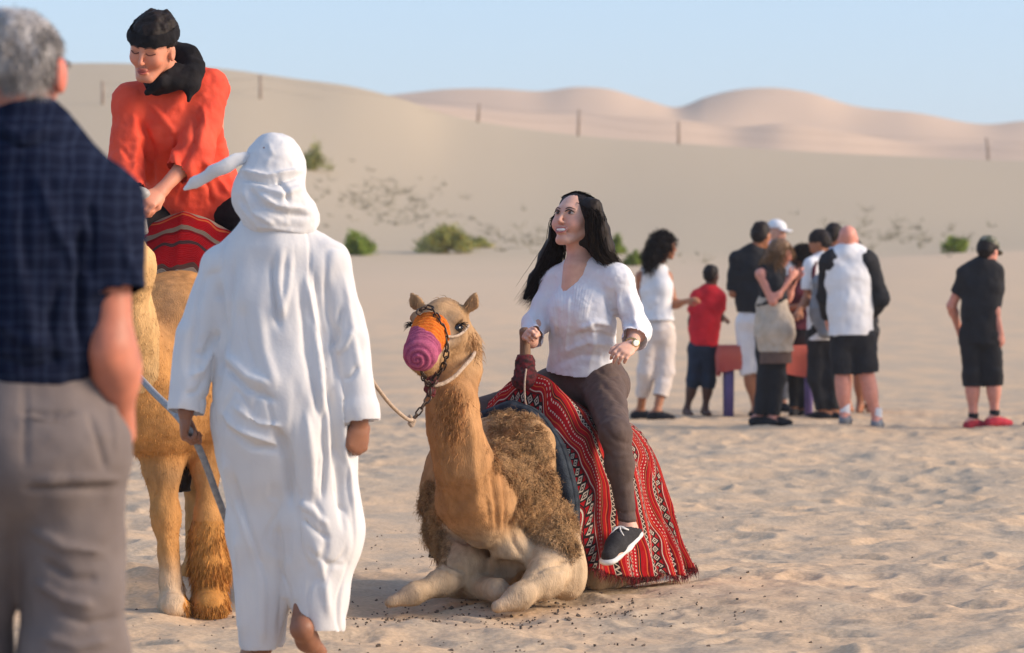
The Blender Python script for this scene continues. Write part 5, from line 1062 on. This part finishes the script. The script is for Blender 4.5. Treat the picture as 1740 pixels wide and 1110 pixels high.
def figure(label, D, J, hd, hf, skin, sc=1., fem=False, shirt=None, pants=None, shoes=None, hair=None, h=.011, belly=0., toe=(0, 1), extra=None, inf=.016, front=None, hup=(0, 0, 1)):
    """a standing person from picture joints: J name -> (x, y[, depth offset])"""
    T = {k: at(v[0], v[1], D + (v[2] if len(v) > 2 else 0)) for k, v in J.items()}
    td = norm(A(toe[0], toe[1], 0)) * .145 * sc
    for s in 'ab':
        gz = float(ground_z(T['a' + s][0], T['a' + s][1])[0]); T['a' + s][2] = gz + .075 * sc if ('lift' not in J) else T['a' + s][2]
        if 't' + s not in T: T['t' + s] = T['a' + s] + td - A(0, 0, .055 * sc)
        for a_, b_, c_ in (('s', 'e', 'w'),):
            if 'w' + s not in T: T['w' + s] = T['e' + s] + A(0, 0, -.25 * sc)
    base = (T['aa'] + T['ab']) / 2; root = thing('person', label, 'person', (base[0], base[1], float(ground_z(base[0], base[1])[0])), 'people gathered on the sand')
    hc = at(hd[0], hd[1], D + (hd[2] if len(hd) > 2 else 0)); R = basis(A(*hf), A(*hup)); fr = None if front is None else A(*front)
    S = Sdf(h, .02); L = head(S, hc, R, sc, fem); torso(S, T, sc * .95, -.01, fem, belly=belly, front=fr); S.chain([T['nk'], L(0, -.015, -.05)], [.056 * sc, .05 * sc], .03); limbs(S, T, sc, fem)
    for s in 'ab':
        d = T['w' + s] - T['e' + s]; hand(S, T['w' + s], d, np.cross(d, A(0, 1, 0)) * (1 if s == 'a' else -1) + A(0, .3, -.2), 1 if s == 'a' else -1, (.4, .5, .4), sc * .95, .05, .3)
    V, Q = S.run(); put('body', V, Q, M_SKIN, root, col=skin_col(V, skin, L, R, hc, sc))
    up = norm(T['nk'] - T['pv'])
    if pants:
        m, fr_ = pants[0], pants[1]; lo = pants[2] if len(pants) > 2 else .085
        S = Sdf(h, .05); r = norm(T['sb'] - T['sa']); n = norm(np.cross(up, r)) if fr is None else fr; S.cone(T['pv'] + up * .12 * sc, T['pv'], (.135 if not fem else .125) * sc, (.165 if not fem else .172) * sc, .05, (n, .78))
        for s in 'ab':
            k_, a_ = T['k' + s], T['a' + s]
            if fr_ <= 1: e = T['h' + s] + (k_ - T['h' + s]) * fr_; S.chain([T['h' + s], e], [.108 * sc, lo * sc], .04, cap=2)
            else: e = k_ + (a_ - k_) * (fr_ - 1); S.chain([T['h' + s], k_, e], [.108 * sc, .082 * sc, lo * sc], .04, cap=2)
        V, Q = S.run(); V = puff(V, Q, .008, .08, 3, 2); put('trousers' if fr_ > 1.5 else 'shorts', V, Q, m, root)
    if shirt:
        m, sl = shirt[0], shirt[1]; hem = at(shirt[2][0], shirt[2][1], D) if len(shirt) > 2 else T['pv'] + up * .05
        S = Sdf(h, .05); torso(S, T, sc * .98, inf, fem, belly=belly, to=hem, cap=2, front=fr)
        if sl > 0:
            for s in 'ab':
                if sl <= 1: S.chain([T['s' + s], T['s' + s] + (T['e' + s] - T['s' + s]) * sl], [.070 * sc, .064 * sc], .04, cap=2)
                else: S.chain([T['s' + s], T['e' + s], T['e' + s] + (T['w' + s] - T['e' + s]) * (sl - 1)], [.070 * sc, .058 * sc, .045 * sc], .04, cap=2)
        else:
            for s in 'ab': S.ell(T['s' + s] + A(0, 0, .02) + (T['s' + s] - T['nk']) * .25, .075 * sc, None, .02, op=1)
        V, Q = S.run(); V = puff(V, Q, .009, .09, 7, 2); put('top', V, Q, m, root)
    if shoes:
        for s in 'ab': S = Sdf(h * .8, .03); foot(S, T['a' + s] - A(0, 0, .012), T['t' + s], sc, .008); S.half(T['a' + s] + A(0, 0, .01), A(0, 0, 1), .1); V, Q = S.run(); put('shoe', V, Q, shoes, root)
    if hair:
        k_, m = hair; S = Sdf(h * .8, .03)
        if k_ in ('short', 'long', 'curly', 'cap'):
            S.ell(L(0, -.02, .042), A(.085, .10, .09) * sc, R); S.ell(L(0, -.05, -.01), A(.079, .07, .075) * sc, R); S.ell(L(0, .10, -.025), A(.085, .075, .085) * sc, R, .01, op=1)
        if k_ == 'long': S.chain([L(0, -.06, .0), L(0, -.085, -.10), L(0, -.085, -.20)], np.array([.075, .07, .045]) * sc, .04, (R[:, 1], .6)); S.chain([L(-.07, .0, .0), L(-.072, .01, -.12)], [.03, .02], .03); S.chain([L(.07, .0, .0), L(.072, .01, -.12)], [.03, .02], .03)
        if k_ == 'curly': S.ell(L(0, -.05, .03), A(.095, .10, .10) * sc, R); S.chain([L(0, -.09, -.02), L(.0, -.13, -.12), L(0, -.15, -.21)], np.array([.075, .070, .04]) * sc, .05)
        if k_ == 'cap':
            pass
        V, Q = S.run(); V = puff(V, Q, .016 if k_ == 'curly' else .006, .035, 5, 2); hr = put('hair', V, Q, m, root)
        if k_ == 'curly': fuzz('curls', V, Q, 2500, None, np.tile(A(.015, .011, .010), (len(V), 1)), hr, .05, .004, A(0, 0, -.2), 5, curl=.25, segs=4)
        if k_ == 'long': fuzz('hair_strands', V, Q, 1800, None, np.tile(A(.20, .115, .06), (len(V), 1)), hr, .08, .0025, A(0, 0, -2.), 6, curl=.04, segs=3)
    if extra: extra(root, T, L, R, sc, D, h)
    return root, T, L, R
def cap_on(m, brim=True):
    def f(root, T, L, R, sc, D, h):
        S = Sdf(h * .7, .02); S.ell(L(0, -.012, .060), A(.090, .108, .080) * sc, R); S.half(L(0, 0, .052), -R[:, 2] + .12 * R[:, 1]); V, Q = S.run(); c = put('cap', V, Q, m, root)
        if brim: S = Sdf(h * .6, .01); S.ell(L(0, .105, .052), A(.075, .075, .011) * sc, R); V, Q = S.run(); put('brim', V, Q, m, c)
    return f
DK, MD, LT, PK = A(.10, .045, .028), A(.36, .15, .075), A(.60, .32, .22), A(.62, .27, .20)
figure('woman with long curly black hair in white tank top and cropped white trousers', 35.4, dict(nk=(1112, 458), sa=(1089, 470), sb=(1133, 470), ea=(1086, 520, .05), eb=(1146, 518), wa=(1092, 560), wb=(1168, 512, -.1), pv=(1117, 560), ha=(1106, 568), hb=(1129, 568), ka=(1098, 632), kb=(1131, 632), aa=(1088, 700, .15), ab=(1116, 700, -.1)),
       (1131, 420), (.95, .3, -.05), MD, .98, True, (CB['white'], 0, (1116, 545)), (CB['cream'], 1.62, .07), CB['black'], ('curly', M_HAIRB), toe=(.9, -.3), front=(.5, .85, 0))
figure('child in red t-shirt and dark three-quarter trousers', 36.4, dict(nk=(1205, 494), sa=(1184, 504), sb=(1222, 504), ea=(1175, 545), eb=(1224, 540), wa=(1180, 575), wb=(1232, 542, .2), pv=(1194, 588), ha=(1185, 596), hb=(1206, 596), ka=(1178, 646), kb=(1204, 646), aa=(1167, 692), ab=(1198, 694)),
       (1209, 468), (.5, .85, -.1), DK, .80, False, (CB['red'], .62, (1196, 588)), (CB['navy'], 1.28, .072), None, ('short', M_HAIRB), toe=(.3, -.9), belly=.01)
figure('man in black t-shirt and white shorts standing behind the woman in a beige wrap', 35.9, dict(nk=(1279, 428), sa=(1252, 440), sb=(1306, 442), ea=(1246, 498), eb=(1318, 500), wa=(1262, 500, .25), wb=(1330, 505, .2), pv=(1282, 540), ha=(1269, 550), hb=(1297, 550), ka=(1272, 626), kb=(1300, 626), aa=(1285, 700), ab=(1306, 702)),
       (1294, 400), (.6, .8, -.2), MD, 1.0, False, (CB['black'], .95, (1280, 532)), (CB['white'], 1.12, .085), CB['black'], ('short', M_HAIRB), toe=(.6, .8))
figure('person in white cap at the back of the group', 37.6, dict(nk=(1318, 420), sa=(1295, 432), sb=(1341, 432), ea=(1290, 490), eb=(1346, 490), pv=(1318, 540), ha=(1307, 548), hb=(1330, 548), ka=(1307, 620), kb=(1330, 620), aa=(1307, 690), ab=(1330, 690)),
       (1320, 396), (.7, -.6, -.2), LT, .95, False, (CB['white'], .6, (1318, 545)), (CB['grey'], 1.9), CB['black'], None, toe=(.3, -.9), extra=cap_on(CB['white']))
def wrap(root, T, L, R, sc, D, h):
    S = Sdf(h, .05); S.chain([at(1312, 522, D), at(1316, 560, D), at(1317, 598, D)], [.155, .195, .185], .04, (A(.9, .1, 0), .86), cap=2); V, Q = S.run(); V = puff(V, Q, .012, .08, 4); sk = put('wrap_skirt', V, Q, CB['beige'], root)
    S = Sdf(h, .05); S.chain([at(1316, 585, D), at(1317, 618, D)], [.172, .172], .04, (A(.9, .1, 0), .86), cap=2); V, Q = S.run(); put('under_skirt', V, Q, CB['sheer'], sk)
def phone(root, T, L, R, sc, D, h):
    wrap(root, T, L, R, sc, D, h)
figure('woman with brown hair in beige wrap skirt and black leggings looking at her phone', 33.6, dict(nk=(1313, 452), sa=(1293, 466, -.1), sb=(1325, 462, .12), ea=(1313, 512, -.15), eb=(1338, 508, .15), wa=(1343, 474, -.1), wb=(1350, 476, .1), pv=(1312, 552), ha=(1302, 562), hb=(1324, 562), ka=(1302, 640), kb=(1320, 640), aa=(1290, 716), ab=(1314, 716)),
       (1327, 430, -.03), (.92, -.1, -.35), PK, .98, True, (CB['black'], 0, (1311, 512)), (CB['black'], 1.98, .062), CB['black'], ('long', M_BROWNHAIR), toe=(.8, -.3), extra=phone, front=(.9, .1, 0))
pc = at(1349, 466, 33.55); S = Sdf(.006, .004); S.cone(pc - A(.0, 0, .06), pc + A(.02, 0, .06), .04, .04, 0, (A(.95, .2, -.1), .18)); V, Q = S.run(); put('phone', V, Q, CB['black'], None, 'small dark phone held up by the woman in the beige wrap', 'phone')
figure('person with dark curly hair in maroon print top behind the woman with the phone', 36.2, dict(nk=(1365, 470), sa=(1344, 480), sb=(1386, 480), ea=(1338, 525), eb=(1392, 525), wa=(1355, 520, -.2), wb=(1376, 520, -.2), pv=(1364, 565), ha=(1354, 575), hb=(1374, 575), ka=(1352, 640), kb=(1370, 640), aa=(1350, 698), ab=(1368, 698)),
       (1363, 442), (-.4, -.7, -.5), MD, .92, True, (CB['maroon'], .7, (1364, 560)), (CB['black'], 1.95, .06), CB['black'], ('curly', M_HAIRB), toe=(-.2, -1))
figure('dark-haired man in white and pale blue t-shirt beside the bald man', 35.6, dict(nk=(1400, 438), sa=(1378, 452, -.1), sb=(1424, 450, .1), ea=(1372, 508, -.1), eb=(1430, 508), wa=(1358, 528, -.3), wb=(1428, 545), pv=(1400, 562), ha=(1389, 572), hb=(1412, 572), ka=(1388, 640), kb=(1412, 640), aa=(1398, 698), ab=(1416, 700)),
       (1392, 414), (-.75, .2, -.4), MD, 1.0, False, (CB['white'], .72, (1400, 578)), (CB['black'], 1.95, .065), CB['black'], ('short', M_HAIRB), toe=(-.7, .5))
S = Sdf(.01, .04); S.ell(at(1398, 525, 35.35), (.13, .07, .19)); S.cone(at(1392, 480, 35.35), at(1404, 560, 35.35), .07, .09, .05); V, Q = S.run(); V = puff(V, Q, .01, .06, 3); bgp = put('backpack', V, Q, CB['grey'], None, 'grey backpack on the dark-haired man beside the bald man', 'backpack')
V, fs = tube(spline([at(1386, 445, 35.45), at(1382, 470, 35.36), at(1388, 500, 35.33)], 10), .02, 8, flat=.4); put('strap', V, fs, CB['maroon'], bgp)
figure('dark-haired man at the back, his head just left of the bald man', 37.4, dict(nk=(1420, 430), sa=(1398, 444), sb=(1444, 444), ea=(1394, 500), eb=(1450, 500), pv=(1422, 555), ha=(1411, 565), hb=(1433, 565), ka=(1411, 630), kb=(1436, 630), aa=(1418, 690), ab=(1440, 690)),
       (1418, 402), (.6, .6, -.3), MD, 1.0, False, (CB['blue'], .7), (CB['black'], 1.0), None, ('short', M_HAIRB), toe=(.3, .9))
figure('person with bare brown legs standing behind the bald man', 36.8, dict(nk=(1462, 446), sa=(1440, 456), sb=(1478, 456), ea=(1444, 505), eb=(1476, 505), pv=(1466, 560), ha=(1459, 568), hb=(1474, 568), ka=(1460, 636), kb=(1474, 636), aa=(1462, 700), ab=(1480, 698)),
       (1448, 425), (-.4, .8, -.3), MD, .92, True, (CB['black'], .6), (CB['black'], .7, .09), None, ('short', M_HAIRB), toe=(-.2, -1))
def raglan(root, T, L, R, sc, D, h):
    for s in 'ab':
        S = Sdf(h, .04); S.chain([T['s' + s] + (T['nk'] - T['s' + s]) * .12 + A(0, -.012, .012), T['s' + s] + A(0, -.005, 0), T['e' + s], T['e' + s] + (T['w' + s] - T['e' + s]) * .75], [.094, .102, .078, .058], .03, cap=2); V, Q = S.run(); V = puff(V, Q, .006, .06, 2); put('sleeve', V, Q, CB['black'], root)
        S = Sdf(h * .8, .02); a = T['a' + s]; S.cone(a + A(0, 0, .10), a - A(0, 0, .02), .045, .045, .02, cap=1); V, Q = S.run(); put('sock', V, Q, CB['white'], root)
figure('bald man in white and black raglan shirt and black shorts seen from behind', 33.2, dict(nk=(1442, 428), sa=(1412, 446), sb=(1473, 446), ea=(1404, 505, .1), eb=(1496, 508), wa=(1408, 550, .3), wb=(1478, 540, .25), pv=(1446, 565), ha=(1432, 575), hb=(1466, 575), ka=(1432, 648), kb=(1474, 645), aa=(1436, 712), ab=(1490, 710)),
       (1441, 408), (.15, 1, -.25), PK, 1.06, False, (CB['white'], 0.01, (1446, 570)), (CB['black'], .85, .10), CB['grey'], None, toe=(.25, 1), extra=raglan, belly=.01, inf=.034)
def socks(root, T, L, R, sc, D, h):
    cap_on(M_CAMO)(root, T, L, R, sc, D, h)
    for s in 'ab': S = Sdf(h * .8, .02); a = T['a' + s]; S.cone(a + A(0, 0, .06), a - A(0, 0, .02), .045, .045, .02, cap=1); V, Q = S.run(); put('sock', V, Q, CB['black'], root)
figure('man in black t-shirt, black cropped trousers and camouflage cap standing apart on the right', 33.2, dict(nk=(1672, 448), sa=(1642, 464), sb=(1690, 462), ea=(1617, 520, .1), eb=(1688, 516, -.05), wa=(1630, 562, .25), wb=(1700, 566, -.05), pv=(1662, 566), ha=(1650, 576), hb=(1680, 576), ka=(1652, 640), kb=(1688, 640), aa=(1654, 710), ab=(1690, 708)),
       (1679, 428), (.55, .75, -.45), PK, 1.0, False, (CB['black'], .62, (1664, 585)), (CB['black'], 1.24, .082), CB['pink'], ('short', M_HAIRB), toe=(.75, .35), extra=socks)
figure('person mostly outside the right edge, only a blue shoe in view', 32.9, dict(nk=(1800, 440), sa=(1770, 455), sb=(1830, 455), ea=(1765, 515), eb=(1835, 515), pv=(1800, 565), ha=(1786, 575), hb=(1815, 575), ka=(1786, 645), kb=(1815, 645), aa=(1772, 716), ab=(1812, 716)),
       (1800, 410), (-1, 0, 0), LT, 1.0, False, (CB['navy'], .6), (CB['navy'], 1.97, .06), CB['navy'], ('short', M_HAIRB), toe=(-1, -.1))
# table with red cloth on purple legs, in the middle of the group
tb = thing('table', 'small table with red cloth and purple legs between the people', 'table', at(1305, 705, 36.1))
tz = at(0, 588, 36.1)[2]; x0, x1 = at(1222, 0, 36.1)[0], at(1388, 0, 36.1)[0]
def slab(lo, hi):
    c = np.array([[lo[0] if i & 1 else hi[0], lo[1] if i & 2 else hi[1], lo[2] if i & 4 else hi[2]] for i in range(8)]); return c, np.array([[0, 1, 3, 2], [4, 6, 7, 5], [0, 4, 5, 1], [2, 3, 7, 6], [0, 2, 6, 4], [1, 5, 7, 3]])
M_REDCLOTH = mat('salmon_red_cloth', (.42, .075, .065), (.55, .13, .09), 3, .85, .1, 60); M_PURPLE = mat('purple_paint', (.10, .075, .21), (.14, .10, .27), 6, .5)
V, Q = slab(A(x0, 35.85, tz - .03), A(x1, 36.45, tz)); put('table_top', V, Q, M_PURPLE, tb, smooth=False)
nn = 60; top = []; per = [(x0 - .01, 35.84), (x1 + .01, 35.84), (x1 + .01, 36.46), (x0 - .01, 36.46), (x0 - .01, 35.84)]; pp = []
for (ax0, ay0), (bx, by) in zip(per[:-1], per[1:]):
    for t in np.linspace(0, 1, 16)[:-1]: pp.append((ax0 + (bx - ax0) * t, ay0 + (by - ay0) * t))
pp = np.array(pp); m = len(pp); cen = pp.mean(0); rows_ = []
for zz, inn in ((tz + .006, 0.), (tz + .006, 1.), (tz - .10, 1.01), (tz - .25, .985)):
    q = cen + (pp - cen) * inn; w = .02 * np.sin(np.arange(m) * .9) * (zz < tz); d = (pp - cen) / np.linalg.norm(pp - cen, axis=1, keepdims=True); q = q + d * w[:, None]; drop = (.04 * np.sin(np.arange(m) * .33) if zz < tz - .2 else 0 * w)
    rows_.append(np.column_stack([q, np.full(m, zz) + drop]))
V = np.vstack(rows_); Q = np.array([[r_ * m + j, r_ * m + (j + 1) % m, (r_ + 1) * m + (j + 1) % m, (r_ + 1) * m + j] for r_ in range(3) for j in range(m)]); put('tablecloth', V, Q, M_REDCLOTH, None, 'red cloth hanging over the small table in the group', 'tablecloth')
for lx in (x0 + .09, x1 - .09):
    for ly in (35.93, 36.38):
        g0 = float(ground_z(lx, ly)[0]); V, fs = tube([A(lx, ly, g0 - .03), A(lx, ly, tz - .03)], [.038, .045], 10); put('leg', V, fs, M_PURPLE, tb)
# ------------------------------------------------------------------ shrubs, scrub, fence, litter on the sand
M_LEAF = mat('desert_leaf', (.6, .6, .6), (1.3, 1.3, 1.2), 5, .8, attr=True, transl=.25); M_TWIG = mat('dry_twig', (.09, .065, .045), (.16, .12, .08), 20, .9)
def ground_at_px(px, py, d0=46., d1=144.):
    D = np.linspace(d0, d1, 900); X = (px - 870) * D / F; z = ground_z(X, D); yy = HORY - (z - CAMH) * F / D; i = np.argmax(yy <= py) if (yy <= py).any() else np.argmin(np.abs(yy - py)); return A(X[i], D[i], z[i])
def shrub(label, px, py, w, h, green, seed, n=2600):
    b = ground_at_px(px, py); s = F / b[1]; W, Hh = w / s, 1.1 * h / s; r = np.random.default_rng(seed); root = thing('shrub', label, 'shrub', b, 'green shrubs on the dune')
    st = []
    for i in range(16):
        a = r.uniform(0, 6.283); e = b + A(math.cos(a) * W * .42 * r.random(), math.sin(a) * W * .4 * r.random(), Hh * r.uniform(.45, .9)); st.append(tube(spline([b + A(0, 0, -.05), (b + e) / 2 + A(*r.normal(0, .04, 3)), e], 6), np.linspace(.014, .004, 6), 5))
    V, fs = merge(st); put('stems', V, fs, M_TWIG, root)
    nc = 26; cl = np.stack([r.normal(0, .24, nc) * W, r.normal(0, .24, nc) * W, np.abs(r.normal(.42, .22, nc)) * Hh], 1); cl[:, 2] *= np.clip(1.15 - (np.hypot(cl[:, 0], cl[:, 1]) / (W * .62)) ** 2, .25, 1)
    p = b + cl[r.integers(0, nc, n)] + r.normal(0, 1, (n, 3)) * A(W * .085, W * .085, Hh * .13); p[:, 2] = np.maximum(p[:, 2], b[2] + .01)
    d = r.normal(size=(n, 3)) * .6 + A(0, 0, .9) + (p - b) * .8; d /= np.linalg.norm(d, axis=1, keepdims=True)
    rv, fs = ribbons(p, d, r.uniform(.05, .13, n), np.full(n, .012), 2, .05, .15, seed=seed); nv = len(rv) // n
    c = np.repeat(np.asarray(green) * r.uniform(.6, 1.35, (n, 1)) * np.where(r.random((n, 1)) < .15, A(1.5, 1.1, .8), A(1, 1, 1)), nv, 0); put('foliage', rv, fs, M_LEAF, root, kind='stuff', col=c, smooth=False)
G1, G2 = A(.24, .32, .06), A(.32, .33, .11)
shrub('olive shrub high on the dune just right of the robed man\'s headscarf', 532, 290, 46, 34, G2, 1)
shrub('compact bright green shrub at the foot of the dune beside the robed man', 608, 434, 46, 36, G1, 2)
shrub('wide olive green shrub at the foot of the dune left of the rider in white', 757, 431, 76, 40, G2, 3, 3600)
shrub('low thin shrub trailing right of the wide olive shrub', 808, 422, 44, 14, G2, 4, 700)
shrub('green shrub partly hidden behind the long hair of the rider in white', 1046, 432, 26, 22, G1, 5)
shrub('low green shrub left of the woman with curly hair', 1078, 452, 26, 16, G1, 6, 1200)
shrub('small green shrub on the dune left of the man in the camouflage cap', 1625, 430, 36, 26, G1, 7)
# sparse dead scrub on the dune face
r = np.random.default_rng(21); st = []
spots = [(r.normal(665, 62), r.normal(345, 24)) for _ in range(120)] + [(r.normal(900, 70), r.normal(405, 25)) for _ in range(36)] + [(r.normal(1500, 80), r.normal(395, 18)) for _ in range(60)] + [(r.normal(1160, 40), r.normal(437, 8)) for _ in range(6)] + [(r.normal(440, 40), r.normal(300, 20)) for _ in range(10)]
for x, y in spots:
    if not 250 < y < 455: continue
    b = ground_at_px(x, y); nt = int(r.integers(3, 10)); sz = r.uniform(.06, .22)
    for k in range(nt):
        e = b + A(r.normal(0, .8), r.normal(0, .8), abs(r.normal(.5, .4))) * sz; st.append(tube([b - A(0, 0, .02), (b + e) / 2 + A(*r.normal(0, .02, 3)), e], [.009, .007, .003], 3, False))
V, fs = merge(st); put('dead_scrub', V, fs, mat('scrub', (.19, .175, .12), (.28, .25, .17), 3, .9), None, 'sparse dry dark scrub scattered over the dune face', 'scrub', kind='stuff', loc=(0, 0, 0))
# old fence on the dune crest
fn = thing('fence', 'old wire fence with weathered wooden posts along the dune crest', 'fence', ground_at_px(811, 205, 100, 144)); tops = []
M_POST = mat('weathered_post', (.24, .17, .13), (.36, .27, .2), 9, .9, .3, 40)
for x, yt, yb, lean in ((174, 138, 178, 0), (442, 128, 168, 0), (811, 176, 208, -2), (982, 186, 231, -1), (1153, 206, 246, 0), (1680, 232, 270, 2), (1900, 238, 278, 0)):
    b = ground_at_px(x, yb, 96, 146); s = F / b[1]; hgt = (yb - yt) / s; t = b + A(lean / s * -2, 0, hgt); tops.append(t - A(0, 0, .08)); V, fs = tube([b - A(0, 0, .3), (b + t) / 2 + A(.01, 0, 0), t], [.05, .046, .042], 8); put('post', V, fs, M_POST, fn)
for dz in (0, .35):
    p = []
    for a, b in zip(tops[:-1], tops[1:]):
        for t in np.linspace(0, 1, 10)[:-1]: p.append(a * (1 - t) + b * t - A(0, 0, dz + .10 * 4 * t * (1 - t)))
    V, fs = tube(np.array(p), .003, 4); put('wire', V, fs, M_STEEL, fn)
# dung pellets, chips and twigs trodden into the sand
r = np.random.default_rng(5); n = 800; Vb, Fb = [], []
D = np.concatenate([12.2 + r.random(n // 2) ** 1.2 * 8, r.normal(14.9, .35, n - n // 2)]); X = np.concatenate([r.normal(-.25, .7, n // 2), r.normal(-.15, .55, n - n // 2)]); z = ground_z(X, D); cube = slab(A(-1, -1, -1), A(1, 1, 1)); parts = []
for i in range(n):
    sz = r.uniform(.0022, .006) * (1.6 if r.random() < .1 else 1); M_ = np.linalg.qr(r.normal(size=(3, 3)))[0] * (A(1, .7, .5) * sz); parts.append((cube[0] @ M_.T * (.8 + .3 * r.random((8, 1))) + A(X[i], D[i], z[i] + sz * .3), cube[1]))
V, fs = merge(parts); put('sand_litter', V, fs, mat('dung_chips', (.06, .045, .035), (.16, .12, .09), 40, .9), None, 'small dark pellets and chips scattered on the sand', 'litter', kind='stuff', loc=(0, 0, 0), smooth=False)
# ------------------------------------------------------------------ thin desert haze
V, Q = slab(A(-1700, -70, -3), A(1700, 1600, 34)); V = V[:, :]
hz_ = bpy.data.materials.new('haze'); hz_.use_nodes = True; n_ = hz_.node_tree.nodes; n_.remove(n_['Principled BSDF']); pv_ = n_.new('ShaderNodeVolumePrincipled'); pv_.inputs['Color'].default_value = (.93, .93, .96, 1); pv_.inputs['Density'].default_value = .0005; pv_.inputs['Anisotropy'].default_value = .3
hz_.node_tree.links.new(pv_.outputs[0], n_['Material Output'].inputs['Volume'])
put('haze', V, Q, hz_, None, 'thin pale desert haze', None, kind='stuff', smooth=False, loc=(0, 0, 0))
